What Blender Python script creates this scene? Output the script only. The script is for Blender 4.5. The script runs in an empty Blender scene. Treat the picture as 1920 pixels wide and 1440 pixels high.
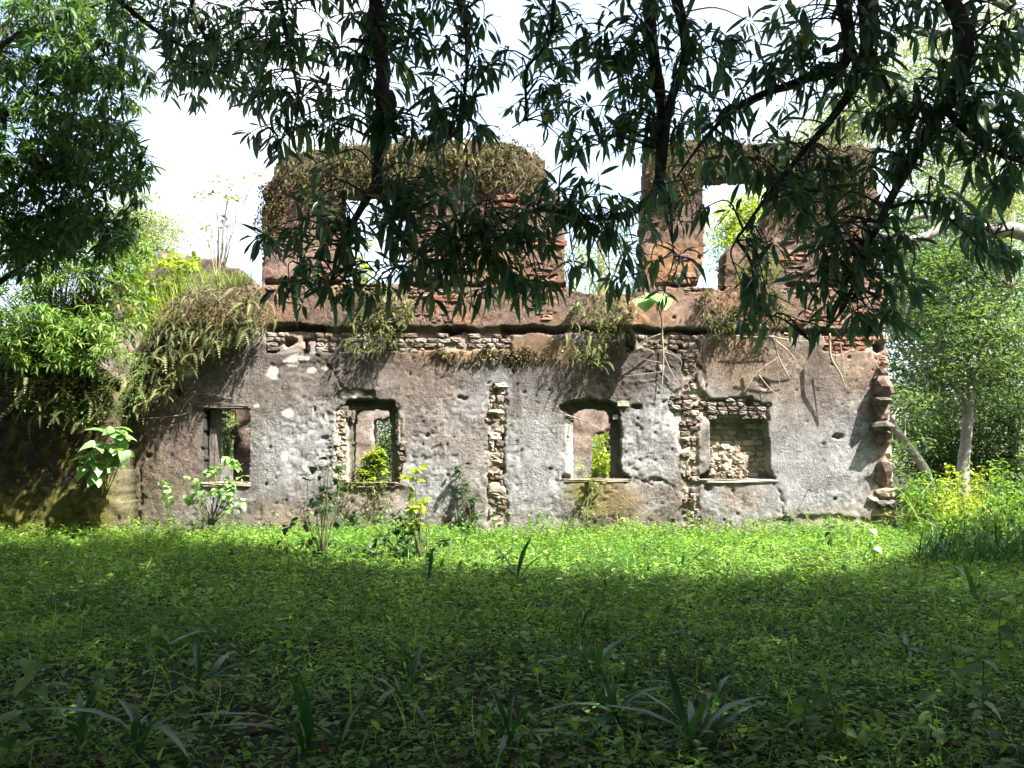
import bpy, math, random
import numpy as np
from mathutils import Vector, Matrix

random.seed(7)
RNG = np.random.default_rng(7)
SC = bpy.context.scene
COL = SC.collection

# ------------------------------------------------------------------ camera
FPX, CX, CY, CAM_H = 1600.0, 960.0, 720.0, 1.6
PITCH = math.atan(125.0 / FPX)
cam_data = bpy.data.cameras.new('camera')
cam_data.sensor_fit = 'HORIZONTAL'
cam_data.sensor_width = 36.0
cam_data.lens = 36.0 * FPX / 1920.0
cam_data.clip_start = 0.05
cam_data.clip_end = 2000.0
cam = bpy.data.objects.new('camera', cam_data)
COL.objects.link(cam)
cam.location = (0, 0, CAM_H)
cam.rotation_euler = (math.radians(90) + PITCH, 0, 0)
SC.camera = cam

# ------------------------------------------------------------------ sky and sun
SUN = Vector((0.62, -0.42, 1.0)).normalized()          # towards the sun
SUN_EL = math.asin(SUN.z)
SUN_ROT = math.atan2(SUN.x, SUN.y)
world = bpy.data.worlds.new('World')
SC.world = world
world.use_nodes = True
wn, wl = world.node_tree.nodes, world.node_tree.links
wn.clear()
w_out = wn.new('ShaderNodeOutputWorld')
w_bg = wn.new('ShaderNodeBackground')
w_sky = wn.new('ShaderNodeTexSky')
w_sky.sky_type = 'NISHITA'
w_sky.sun_disc = False
w_sky.sun_elevation = SUN_EL
w_sky.sun_rotation = SUN_ROT
w_sky.air_density = 1.0
w_sky.dust_density = 3.0
w_sky.ozone_density = 1.0
w_bg.inputs['Strength'].default_value = 0.14
# thin bright haze and cloud over the blue, the same all round the dome
w_tc = wn.new('ShaderNodeTexCoord'); w_no = wn.new('ShaderNodeTexNoise'); w_mr = wn.new('ShaderNodeMapRange'); w_mx = wn.new('ShaderNodeMix')
w_no.inputs['Scale'].default_value = 2.2; w_no.inputs['Detail'].default_value = 5
w_mr.inputs[1].default_value = .42; w_mr.inputs[2].default_value = .68; w_mr.inputs[3].default_value = .08; w_mr.inputs[4].default_value = .95
w_mx.data_type = 'RGBA'; w_mx.inputs[7].default_value = (2.9, 3.0, 3.1, 1)
wl.new(w_tc.outputs['Generated'], w_no.inputs['Vector']); wl.new(w_no.outputs['Fac'], w_mr.inputs[0]); wl.new(w_mr.outputs[0], w_mx.inputs[0])
wl.new(w_sky.outputs[0], w_mx.inputs[6]); wl.new(w_mx.outputs[2], w_bg.inputs['Color'])
wl.new(w_bg.outputs[0], w_out.inputs['Surface'])

sun_data = bpy.data.lights.new('sun', 'SUN')
sun_data.energy = 5.0
sun_data.angle = math.radians(0.5)
sun_data.color = (1.0, 0.95, 0.86)
sun = bpy.data.objects.new('sun', sun_data)
COL.objects.link(sun)
sun.location = (10, -8, 20)
sun.rotation_euler = SUN.to_track_quat('Z', 'Y').to_euler()

SC.view_settings.view_transform = 'Standard'
SC.view_settings.look = 'None'
SC.view_settings.gamma = 1.0
SC.view_settings.use_curve_mapping = False
SC.view_settings.exposure = 2.2
SC.cycles.use_denoising = True
SC.cycles.use_adaptive_sampling = True
SC.cycles.adaptive_threshold = 0.03
SC.cycles.max_bounces = 4
SC.cycles.diffuse_bounces = 2
SC.cycles.glossy_bounces = 2
SC.cycles.transmission_bounces = 4
SC.cycles.sample_clamp_indirect = 6.0

# ------------------------------------------------------------------ helpers
SP, CP = math.sin(PITCH), math.cos(PITCH)
def P(px, py, Y):
    """point on the plane y = Y that the photograph shows at (px, py)"""
    a = (px - CX) / FPX; b = -(py - CY) / FPX
    d = Vector((a, CP - b * SP, SP + b * CP))
    t = Y / d.y
    return Vector((d.x * t, Y, CAM_H + d.z * t))
def to_px(x, y, z):
    zz = z - CAM_H
    f = y * CP + zz * SP
    u = -y * SP + zz * CP
    return CX + FPX * x / f, CY - FPX * u / f
def G(px, py, h=0.0):
    """ground point (z = h) seen at a pixel"""
    a = (px - CX) / FPX; b = -(py - CY) / FPX
    d = Vector((a, CP - b * SP, SP + b * CP))
    t = (h - CAM_H) / d.z
    return Vector((d.x * t, d.y * t, h))

def _hash(i, j, k, seed):
    n = (i.astype(np.int64) * 374761393 + j.astype(np.int64) * 668265263 + k.astype(np.int64) * 2147483647 + seed * 1274126177) & 0xFFFFFFFF
    n = ((n ^ (n >> 13)) * 1274126177) & 0xFFFFFFFF
    n = (n ^ (n >> 16)) & 0xFFFFFF
    return n / float(0xFFFFFF)
def vnoise(x, y, seed=0):
    x = np.asarray(x, float); y = np.asarray(y, float)
    i = np.floor(x); j = np.floor(y)
    fx = x - i; fy = y - j
    fx = fx * fx * (3 - 2 * fx); fy = fy * fy * (3 - 2 * fy)
    i = i.astype(np.int64); j = j.astype(np.int64); z = np.zeros_like(i)
    a = _hash(i, j, z, seed); b = _hash(i + 1, j, z, seed); c = _hash(i, j + 1, z, seed); d = _hash(i + 1, j + 1, z, seed)
    return ((a * (1 - fx) + b * fx) * (1 - fy) + (c * (1 - fx) + d * fx) * fy) * 2 - 1
def fbm(x, y, seed=0, octs=4, gain=0.5):
    s = 0; a = 1; t = 0
    for o in range(octs):
        s = s + a * vnoise(np.asarray(x) * 2 ** o + 17.3 * o, np.asarray(y) * 2 ** o - 9.1 * o, seed + o); t += a; a *= gain
    return s / t
def sstep(a, b, x):
    t = np.clip((x - a) / (b - a), 0, 1)
    return t * t * (3 - 2 * t)
def inpoly(px, py, poly):
    r = np.zeros(np.shape(px), bool)
    n = len(poly); j = n - 1
    for i in range(n):
        xi, yi = poly[i]; xj, yj = poly[j]
        if yi != yj:
            c = ((yi > py) != (yj > py)) & (px < (xj - xi) * (py - yi) / (yj - yi) + xi)
            r ^= c
        j = i
    return r

def set_props(o, label=None, cat=None, group=None, kind=None):
    if label: o['label'] = label
    if cat: o['category'] = cat
    if group: o['group'] = group
    if kind: o['kind'] = kind
    return o
def thing(name, label, cat, loc, group=None):
    o = bpy.data.objects.new(name, None)
    o.empty_display_size = 0.2
    COL.objects.link(o)
    o.location = loc
    return set_props(o, label, cat, group)
def origin_of(parent):
    if parent is None: return np.zeros(3)
    p = parent
    while p.parent: p = p.parent
    return np.array(p.location)

class MB:
    """collects geometry in world coordinates; build() links it as one mesh object"""
    def __init__(self):
        self.v = []; self.f = {3: [], 4: []}; self.a = []; self.n = 0
    def add(self, verts, faces, rnd=None):
        verts = np.asarray(verts, float).reshape(-1, 3)
        self.v.append(verts)
        if rnd is None: rnd = random.random()
        self.a.append(np.full(len(verts), rnd) if np.isscalar(rnd) else np.asarray(rnd, float))
        for k in (3, 4):
            fk = [f for f in faces if len(f) == k]
            if fk: self.f[k].append(np.asarray(fk, np.int64) + self.n)
        self.n += len(verts)
    def add_arrays(self, verts, tris=None, quads=None, rnd=None):
        self.v.append(verts); self.a.append(rnd if rnd is not None else np.zeros(len(verts)))
        if tris is not None and len(tris): self.f[3].append(tris + self.n)
        if quads is not None and len(quads): self.f[4].append(quads + self.n)
        self.n += len(verts)
    def place(self, tpl, pos, R, scale, rnd=None):
        """tpl = (verts, tris, quads); N copies"""
        tv, tt, tq = tpl
        N = len(pos)
        if N == 0: return
        k = len(tv)
        sc = np.asarray(scale, float)
        if sc.ndim == 1: sc = sc[:, None]
        loc = tv[None, :, :] * sc[:, None, :]
        w = np.einsum('nij,nkj->nki', R, loc) + pos[:, None, :]
        off = (np.arange(N) * k)[:, None, None]
        tris = (tt[None] + off).reshape(-1, 3) if len(tt) else None
        quads = (tq[None] + off).reshape(-1, 4) if len(tq) else None
        if rnd is None: rnd = RNG.random(N)
        self.add_arrays(w.reshape(-1, 3), tris, quads, np.repeat(rnd, k))
    def mesh(self, name, origin=(0, 0, 0), colors=None, smooth=False):
        me = bpy.data.meshes.new(name)
        v = np.concatenate(self.v) - np.asarray(origin)
        t = np.concatenate(self.f[3]) if self.f[3] else np.zeros((0, 3), np.int64)
        q = np.concatenate(self.f[4]) if self.f[4] else np.zeros((0, 4), np.int64)
        me.vertices.add(len(v)); me.vertices.foreach_set('co', v.astype(np.float32).ravel())
        loops = np.concatenate([t.ravel(), q.ravel()]).astype(np.int32)
        me.loops.add(len(loops)); me.loops.foreach_set('vertex_index', loops)
        starts = np.concatenate([np.arange(len(t)) * 3, len(t) * 3 + np.arange(len(q)) * 4]).astype(np.int32)
        me.polygons.add(len(starts)); me.polygons.foreach_set('loop_start', starts)
        if smooth: me.polygons.foreach_set('use_smooth', np.ones(len(starts), bool))
        at = me.attributes.new('rnd', 'FLOAT', 'POINT')
        at.data.foreach_set('value', np.concatenate(self.a).astype(np.float32))
        if colors is not None:
            c = me.attributes.new('Col', 'FLOAT_COLOR', 'POINT')
            cc = np.ones((len(v), 4), np.float32); cc[:, :3] = colors
            c.data.foreach_set('color', cc.ravel())
        me.update(calc_edges=True)
        me.validate()
        return me
    def build(self, name, mat, parent=None, kind=None, colors=None, smooth=False, label=None):
        me = self.mesh(name, origin_of(parent), colors, smooth)
        return link(name, me, mat, parent, kind, label=label)
def link(name, me, mat, parent=None, kind=None, matrix=None, label=None):
    o = bpy.data.objects.new(name, me)
    if mat is not None and not me.materials: me.materials.append(mat)
    COL.objects.link(o)
    if parent: o.parent = parent
    if matrix is not None: o.matrix_basis = matrix
    if kind: o['kind'] = kind
    if label: o['label'] = label
    return o

def norm(v): return v / np.maximum(np.linalg.norm(v, axis=-1, keepdims=True), 1e-9)
def frames(d, roll=None):
    """rotation matrices with columns axis, side, normal"""
    a = norm(np.asarray(d, float))
    up = np.tile([0, 0, 1.0], (len(a), 1))
    up[np.abs(a[:, 2]) > 0.98] = [0.3, 1, 0]
    b = norm(np.cross(up, a)); c = np.cross(a, b)
    if roll is not None:
        cr, sr = np.cos(roll)[:, None], np.sin(roll)[:, None]
        b, c = b * cr + c * sr, c * cr - b * sr
    return np.stack([a, b, c], axis=2)
def smooth_line(pts, per=6):
    pts = [np.array(p, float) for p in pts]
    if len(pts) < 3: 
        return np.array([pts[0] * (1 - t) + pts[-1] * t for t in np.linspace(0, 1, per + 1)])
    q = [2 * pts[0] - pts[1]] + pts + [2 * pts[-1] - pts[-2]]
    out = []
    for i in range(1, len(q) - 2):
        for s in np.linspace(0, 1, per, endpoint=False):
            a, b, c, d = q[i - 1], q[i], q[i + 1], q[i + 2]
            out.append(0.5 * (2 * b + (c - a) * s + (2 * a - 5 * b + 4 * c - d) * s * s + (3 * b - a - 3 * c + d) * s ** 3))
    out.append(pts[-1])
    return np.array(out)
def tube(mb, pts, r0, r1, sides=6, per=6, wob=0.0, rnd=None, flare=0.0):
    L = smooth_line(pts, per)
    n = len(L)
    T = norm(np.gradient(L, axis=0))
    ref = np.array([0.31, 0.95, 0.05])
    B = norm(np.cross(T, ref)); C = np.cross(T, B)
    s = np.linspace(0, 1, n)
    r = r0 * (1 - s) + r1 * s + flare * np.exp(-s * 9)
    ang = np.linspace(0, 2 * math.pi, sides, endpoint=False)
    rr = r[:, None] * (1 + wob * RNG.standard_normal((n, sides)))
    V = L[:, None, :] + rr[:, :, None] * (np.cos(ang)[None, :, None] * B[:, None, :] + np.sin(ang)[None, :, None] * C[:, None, :])
    i = np.arange(n - 1)[:, None] * sides; j = np.arange(sides)[None, :]; k = (j + 1) % sides
    Q = np.stack([i + j, i + k, i + sides + k, i + sides + j], axis=-1).reshape(-1, 4)
    mb.add_arrays(V.reshape(-1, 3), None, Q, np.full(n * sides, random.random() if rnd is None else rnd))
    return L

# ------------------------------------------------------------------ leaf templates
def blade_tpl(st, w, bend=0.35, fold=0.25, wave=0.0):
    """long leaf along +x, three vertices per station, tip a point"""
    v = []; q = []; t = []
    for i, (s, hw) in enumerate(zip(st, w)):
        z = -bend * s * s; x = s * (1 - 0.25 * bend * s)
        wv = wave * math.sin(9 * s + 1)
        if i == len(st) - 1: v.append((x, 0, z)); break
        v += [(x, -hw, z + fold * hw + wv), (x, 0, z), (x, hw, z + fold * hw - wv)]
    n = len(st) - 1
    for i in range(n - 1):
        a = 3 * i; b = a + 3
        q += [(a, a + 1, b + 1, b), (a + 1, a + 2, b + 2, b + 1)]
    a = 3 * (n - 1); e = 3 * n
    t += [(a, a + 1, e), (a + 1, a + 2, e)]
    return (np.array(v, float), np.array(t, np.int64), np.array(q, np.int64))
MANGO = [blade_tpl([0, .1, .3, .55, .8, 1], [.006, .045, .095, .10, .055, 0], b, .3, wv) for b, wv in ((.1, .01), (.3, .02), (.5, .015), (.2, .03), (.75, .02))]
STRAP = [blade_tpl([0, .15, .35, .6, .82, 1], [.010, .028, .046, .048, .028, 0], b, .5, .006) for b in (.3, .7, 1.1)]
GRASS = [blade_tpl([0, .3, .65, 1], [.014, .014, .010, 0], b, .3) for b in (.25, .6, 1.0)]
def heart_tpl(bend=.25):
    st = [0, .08, .3, .6, .85, 1]; w = [.05, .3, .4, .3, .12, 0]
    return blade_tpl(st, w, bend, .15, .01)
HEART = [heart_tpl(.1), heart_tpl(.35), heart_tpl(.6)]
OVAL = [blade_tpl([0, .3, .7, 1], [.02, .22, .2, 0], b, .25) for b in (.1, .4)]
DIA = (np.array([(0, 0, 0), (.5, -.2, .05), (1, 0, -.1), (.5, .2, .05)], float), np.array([(0, 1, 2), (0, 2, 3)], np.int64), np.zeros((0, 4), np.int64))
DIA_N = (np.array([(0, 0, 0), (.5, -.12, .03), (1, 0, -.18), (.5, .12, .03)], float), np.array([(0, 1, 2), (0, 2, 3)], np.int64), np.zeros((0, 4), np.int64))
def frond_tpl(n=11, arc=0.9, w=0.13):
    """arching fern frond: rachis with a pair of pinnae at each station"""
    v = []; t = []
    def R(s): return np.array([s - .28 * arc * s * s, 0, .30 * s - arc * s * s * .85])
    for i in range(n):
        s = (i + .3) / n; ww = w * math.sin(math.pi * min(1, .18 + .8 * s)) ** .7 + .01
        a, b = R(s), R(s + .75 / n); m = R(s + .5 / n)
        for sg in (-1, 1):
            k = len(v); v += [a, b, m + np.array([.03, sg * ww, -.25 * ww])]
            t.append((k, k + 1, k + 2) if sg > 0 else (k + 1, k, k + 2))
    return (np.array(v), np.array(t, np.int64), np.zeros((0, 4), np.int64))
FROND = [frond_tpl(15, .7, .09), frond_tpl(16, 1.0, .075), frond_tpl(14, 1.3, .10)]

# ------------------------------------------------------------------ materials
def new_mat(name):
    m = bpy.data.materials.new(name); m.use_nodes = True
    return m, m.node_tree.nodes, m.node_tree.links
def rnd_value(n, l):
    at = n.new('ShaderNodeAttribute'); at.attribute_name = 'rnd'
    oi = n.new('ShaderNodeObjectInfo')
    ad = n.new('ShaderNodeMath'); ad.operation = 'ADD'
    fr = n.new('ShaderNodeMath'); fr.operation = 'FRACT'
    l.new(at.outputs['Fac'], ad.inputs[0]); l.new(oi.outputs['Random'], ad.inputs[1]); l.new(ad.outputs[0], fr.inputs[0])
    return fr.outputs[0]
def ramp(n, l, fac, stops):
    r = n.new('ShaderNodeValToRGB'); e = r.color_ramp.elements
    while len(e) < len(stops): e.new(0.5)
    for i, (p, c) in enumerate(stops):
        e[i].position = p; e[i].color = (*c, 1)
    l.new(fac, r.inputs['Fac'])
    return r.outputs['Color']
def leaf_mat(name, stops, trans=0.35, rough=0.45, spec=0.4, tint=(1.6, 1.5, 0.5)):
    m, n, l = new_mat(name); b = n['Principled BSDF']
    c = ramp(n, l, rnd_value(n, l), stops)
    tc = n.new('ShaderNodeTexCoord')
    no = n.new('ShaderNodeTexNoise'); no.inputs['Scale'].default_value = 1.3; no.inputs['Detail'].default_value = 3
    l.new(tc.outputs['Object'], no.inputs['Vector'])
    hs = n.new('ShaderNodeHueSaturation'); l.new(c, hs.inputs['Color'])
    mr = n.new('ShaderNodeMapRange'); mr.inputs[1].default_value = .3; mr.inputs[2].default_value = .7; mr.inputs[3].default_value = .7; mr.inputs[4].default_value = 1.3
    l.new(no.outputs['Fac'], mr.inputs[0]); l.new(mr.outputs[0], hs.inputs['Value'])
    c = hs.outputs['Color']
    l.new(c, b.inputs['Base Color'])
    b.inputs['Roughness'].default_value = rough; b.inputs['Specular IOR Level'].default_value = spec
    t = n.new('ShaderNodeBsdfTranslucent')
    mu = n.new('ShaderNodeMix'); mu.data_type = 'RGBA'; mu.blend_type = 'MULTIPLY'; mu.inputs[0].default_value = 1
    l.new(c, mu.inputs[6]); mu.inputs[7].default_value = (*tint, 1); l.new(mu.outputs[2], t.inputs['Color'])
    mx = n.new('ShaderNodeMixShader'); mx.inputs[0].default_value = trans
    l.new(b.outputs[0], mx.inputs[1]); l.new(t.outputs[0], mx.inputs[2])
    l.new(mx.outputs[0], n['Material Output'].inputs['Surface'])
    return m
def rough_mat(name, stops, scale=6.0, bump=0.5, bscale=30.0, rough=.95, use_rnd=False, mottle=None, dist=.03):
    """stone, bark, soil: noise-driven colour with fine relief"""
    m, n, l = new_mat(name); b = n['Principled BSDF']
    tc = n.new('ShaderNodeTexCoord')
    no = n.new('ShaderNodeTexNoise'); no.inputs['Scale'].default_value = scale; no.inputs['Detail'].default_value = 7; no.inputs['Roughness'].default_value = .65
    l.new(tc.outputs['Object'], no.inputs['Vector'])
    if use_rnd:
        rv = rnd_value(n, l)
        ma = n.new('ShaderNodeMath'); ma.operation = 'MULTIPLY_ADD'; ma.inputs[1].default_value = .75
        mb_ = n.new('ShaderNodeMath'); mb_.operation = 'MULTIPLY_ADD'; mb_.inputs[1].default_value = .6; mb_.inputs[2].default_value = -.18
        l.new(no.outputs['Fac'], mb_.inputs[0]); l.new(rv, ma.inputs[0]); l.new(mb_.outputs[0], ma.inputs[2]); fac = ma.outputs[0]
    else: fac = no.outputs['Fac']
    c = ramp(n, l, fac, stops)
    l.new(c, b.inputs['Base Color'])
    b.inputs['Roughness'].default_value = rough; b.inputs['Specular IOR Level'].default_value = .15
    n2 = n.new('ShaderNodeTexNoise'); n2.inputs['Scale'].default_value = bscale; n2.inputs['Detail'].default_value = 6; n2.inputs['Roughness'].default_value = .7
    l.new(tc.outputs['Object'], n2.inputs['Vector'])
    bp = n.new('ShaderNodeBump'); bp.inputs['Strength'].default_value = bump; bp.inputs['Distance'].default_value = dist
    l.new(n2.outputs['Fac'], bp.inputs['Height']); l.new(bp.outputs[0], b.inputs['Normal'])
    return m
M = {}
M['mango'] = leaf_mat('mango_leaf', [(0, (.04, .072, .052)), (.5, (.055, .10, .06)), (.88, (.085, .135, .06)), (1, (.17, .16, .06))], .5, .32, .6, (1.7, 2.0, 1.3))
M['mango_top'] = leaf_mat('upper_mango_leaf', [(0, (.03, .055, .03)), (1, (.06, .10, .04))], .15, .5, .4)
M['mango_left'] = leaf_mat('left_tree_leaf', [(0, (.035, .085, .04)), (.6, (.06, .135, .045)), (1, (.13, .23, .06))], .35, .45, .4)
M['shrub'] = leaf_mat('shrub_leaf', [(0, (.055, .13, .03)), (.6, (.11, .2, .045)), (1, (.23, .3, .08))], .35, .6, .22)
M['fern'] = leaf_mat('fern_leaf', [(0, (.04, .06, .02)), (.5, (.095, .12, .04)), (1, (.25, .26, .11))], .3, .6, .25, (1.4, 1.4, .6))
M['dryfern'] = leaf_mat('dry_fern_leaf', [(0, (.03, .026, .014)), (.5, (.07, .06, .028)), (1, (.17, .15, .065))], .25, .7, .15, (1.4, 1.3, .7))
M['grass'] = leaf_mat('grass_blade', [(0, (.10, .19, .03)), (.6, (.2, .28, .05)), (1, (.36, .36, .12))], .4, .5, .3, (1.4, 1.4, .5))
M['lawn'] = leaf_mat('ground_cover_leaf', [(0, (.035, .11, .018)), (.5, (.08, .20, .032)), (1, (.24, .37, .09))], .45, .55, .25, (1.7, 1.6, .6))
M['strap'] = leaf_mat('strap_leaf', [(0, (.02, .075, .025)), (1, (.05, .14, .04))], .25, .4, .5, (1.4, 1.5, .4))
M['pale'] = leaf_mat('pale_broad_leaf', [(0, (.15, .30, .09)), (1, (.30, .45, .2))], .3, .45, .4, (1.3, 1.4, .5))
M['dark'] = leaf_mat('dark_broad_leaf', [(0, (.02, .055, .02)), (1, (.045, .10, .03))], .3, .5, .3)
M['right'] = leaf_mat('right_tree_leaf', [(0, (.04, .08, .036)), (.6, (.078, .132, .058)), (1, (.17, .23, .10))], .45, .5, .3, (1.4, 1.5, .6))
M['pale_thin'] = leaf_mat('pale_thin_leaf', [(0, (.12, .16, .09)), (1, (.27, .31, .17))], .45, .5, .3, (1.4, 1.4, .6))  # pale greyed green leaf tone
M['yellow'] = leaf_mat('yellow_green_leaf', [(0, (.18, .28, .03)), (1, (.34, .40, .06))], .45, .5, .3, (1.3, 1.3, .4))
M['litter'] = leaf_mat('fallen_leaf', [(0, (.035, .022, .014)), (.6, (.09, .06, .035)), (1, (.2, .15, .1))], .1, .7, .2)
M['bark'] = rough_mat('dark_bark', [(.3, (.03, .028, .026)), (.7, (.10, .09, .08))], 8, .6, 40)
M['palebark'] = rough_mat('pale_bark', [(.3, (.16, .15, .13)), (.5, (.3, .28, .25)), (.7, (.42, .40, .36))], 5, .4, 25)
M['root'] = rough_mat('dry_root', [(.3, (.18, .145, .11)), (.7, (.37, .32, .26))], 12, .3, 40)
M['stem'] = rough_mat('green_stem', [(.3, (.06, .09, .03)), (.7, (.13, .15, .06))], 12, .2, 40)
M['brick'] = rough_mat('old_brick', [(0, (.09, .07, .06)), (.35, (.18, .145, .12)), (.65, (.25, .22, .19)), (1, (.36, .33, .295))], 14, .8, 45, .95, True, dist=.02)
M['redbrick'] = rough_mat('red_brick', [(0, (.12, .055, .04)), (.5, (.26, .13, .09)), (1, (.40, .25, .18))], 14, .8, 45, .95, True, dist=.02)
M['palestone'] = rough_mat('pale_stone', [(0, (.15, .11, .08)), (.5, (.31, .26, .2)), (1, (.48, .42, .35))], 12, .8, 40, .95, True, dist=.02)
M['infill'] = rough_mat('infill_stone', [(0, (.17, .15, .10)), (.5, (.30, .27, .19)), (1, (.44, .40, .3))], 12, .8, 40, .95, True, dist=.02)
M['laterite'] = rough_mat('laterite', [(.25, (.07, .048, .042)), (.5, (.18, .125, .105)), (.75, (.33, .265, .225))], 7, 1.0, 22, dist=.05)
M['darkstone'] = rough_mat('dark_stone', [(.25, (.05, .045, .04)), (.5, (.13, .115, .1)), (.75, (.26, .23, .2))], 7, 1.0, 22, dist=.05)
M['soil'] = rough_mat('soil', [(.3, (.018, .016, .01)), (.5, (.028, .032, .014)), (.7, (.03, .055, .016))], 3, .8, 20)

def wall_mat(name):
    m, n, l = new_mat(name); b = n['Principled BSDF']
    tc = n.new('ShaderNodeTexCoord')
    at = n.new('ShaderNodeAttribute'); at.attribute_name = 'Col'
    def noise(s, d=8, r=.7):
        q = n.new('ShaderNodeTexNoise'); q.inputs['Scale'].default_value = s; q.inputs['Detail'].default_value = d; q.inputs['Roughness'].default_value = r
        l.new(tc.outputs['Object'], q.inputs['Vector']); return q.outputs['Fac']
    def mapr(f, a, b_, c, d):
        q = n.new('ShaderNodeMapRange'); l.new(f, q.inputs[0])
        for i, vv in enumerate((a, b_, c, d)): q.inputs[i + 1].default_value = vv
        return q.outputs[0]
    def mul(x, y):
        q = n.new('ShaderNodeMath'); q.operation = 'MULTIPLY'; l.new(x, q.inputs[0]); l.new(y, q.inputs[1]); return q.outputs[0]
    v1 = mapr(noise(2.6), .3, .7, .55, 1.3)
    v2 = mapr(noise(11, 8, .8), .34, .66, .58, 1.3)
    v = mul(v1, v2)
    mx = n.new('ShaderNodeMix'); mx.data_type = 'RGBA'; mx.blend_type = 'MULTIPLY'; mx.inputs[0].default_value = 1
    cb = n.new('ShaderNodeCombineColor')
    for k in range(3): l.new(v, cb.inputs[k])
    l.new(at.outputs['Color'], mx.inputs[6]); l.new(cb.outputs[0], mx.inputs[7])
    l.new(mx.outputs[2], b.inputs['Base Color'])
    b.inputs['Roughness'].default_value = .97; b.inputs['Specular IOR Level'].default_value = .1
    bp = n.new('ShaderNodeBump'); bp.inputs['Strength'].default_value = 1.0; bp.inputs['Distance'].default_value = .07
    l.new(noise(22, 8, .7), bp.inputs['Height']); l.new(mapr(noise(1.1, 3, .6), .38, .62, .15, 1.0), bp.inputs['Strength']); l.new(bp.outputs[0], b.inputs['Normal'])
    return m
M['wall'] = wall_mat('weathered_plaster')
# ------------------------------------------------------------------ ground
def ground_z(x, y):
    return 0.05 * fbm(np.asarray(x) * .35, np.asarray(y) * .35, 5, 3) * sstep(2, 6, np.asarray(y, float))
gx = np.concatenate([np.linspace(-400, -22, 12), np.linspace(-20, 20, 121), np.linspace(22, 400, 12)])
gy = np.concatenate([np.linspace(-120, -8, 8), np.linspace(-6, 30, 109), np.linspace(34, 900, 20)])
XX, YY = np.meshgrid(gx, gy)
mb = MB()
nx, ny = len(gx), len(gy)
i, j = np.meshgrid(np.arange(nx - 1), np.arange(ny - 1))
a = (j * nx + i).ravel()
mb.add_arrays(np.stack([XX, YY, ground_z(XX, YY)], -1).reshape(-1, 3), None, np.stack([a, a + 1, a + nx + 1, a + nx], -1))
mb.build('ground', M['soil'], kind='structure', smooth=True)

# ------------------------------------------------------------------ the ruin: front wall
Y0, THICK = 16.5, 0.60
RUIN = thing('ruined_building', 'ruined two storey plastered brick building with empty windows behind the lawn', 'ruin', (0, Y0, 0))

def wall_sheet(name, parent, y0, thick, xs, zs, solid, depth, colour, mat=None):
    """a rough wall: grid cells kept where solid(px, py); front face displaced by depth(); sides and back closed"""
    X, Z = np.meshgrid(xs, zs)
    PX, PY = to_px(X, np.full_like(X, y0), Z)
    D = depth(PX, PY, X, Z)
    Xc = (X[:-1, :-1] + X[1:, 1:]) / 2; Zc = (Z[:-1, :-1] + Z[1:, 1:]) / 2
    cx_, cy_ = to_px(Xc, np.full_like(Xc, y0), Zc)
    S = solid(cx_, cy_, Xc, Zc)
    nx, nz = len(xs), len(zs)
    jx = RNG.uniform(-.3, .3, X.shape) * (xs[1] - xs[0]); jz = RNG.uniform(-.3, .3, X.shape) * (zs[1] - zs[0])
    front = np.stack([X + jx, y0 + D, Z + jz], -1).reshape(-1, 3)
    back = np.stack([X + jx, np.full_like(X, y0 + thick) + .03 * fbm(X * 2, Z * 2, 77, 3), Z + jz], -1).reshape(-1, 3)
    N = nx * nz
    jj, ii = np.nonzero(S)
    a = jj * nx + ii
    qf = np.stack([a, a + 1, a + nx + 1, a + nx], -1)
    qb = qf[:, ::-1] + N
    Sp = np.zeros((nz + 1, nx + 1), bool); Sp[1:-1, 1:-1] = S
    sides = []
    # vertical edges between cell (j, i-1) and (j, i)
    L_, R_ = Sp[1:-1, :-1], Sp[1:-1, 1:]
    jj, ii = np.nonzero(L_ != R_)
    fl = L_[jj, ii]
    v0 = jj * nx + ii; v1 = v0 + nx
    q = np.stack([v0, v1, v1 + N, v0 + N], -1); q[fl] = q[fl][:, ::-1]; sides.append(q)
    B_, T_ = Sp[:-1, 1:-1], Sp[1:, 1:-1]
    jj, ii = np.nonzero(B_ != T_)
    fl = B_[jj, ii]
    v0 = jj * nx + ii; v1 = v0 + 1
    q = np.stack([v0, v0 + N, v1 + N, v1], -1); q[fl] = q[fl][:, ::-1]; sides.append(q)
    Q = np.concatenate([qf, qb] + sides)
    V = np.concatenate([front, back])
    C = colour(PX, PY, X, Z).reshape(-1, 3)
    C = np.concatenate([C, C])
    used = np.zeros(len(V), bool); used[Q.ravel()] = True
    idx = np.cumsum(used) - 1
    mb = MB(); mb.add_arrays(V[used], None, idx[Q])
    return mb.build(name, mat or M['wall'], parent, colors=C[used])

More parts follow.
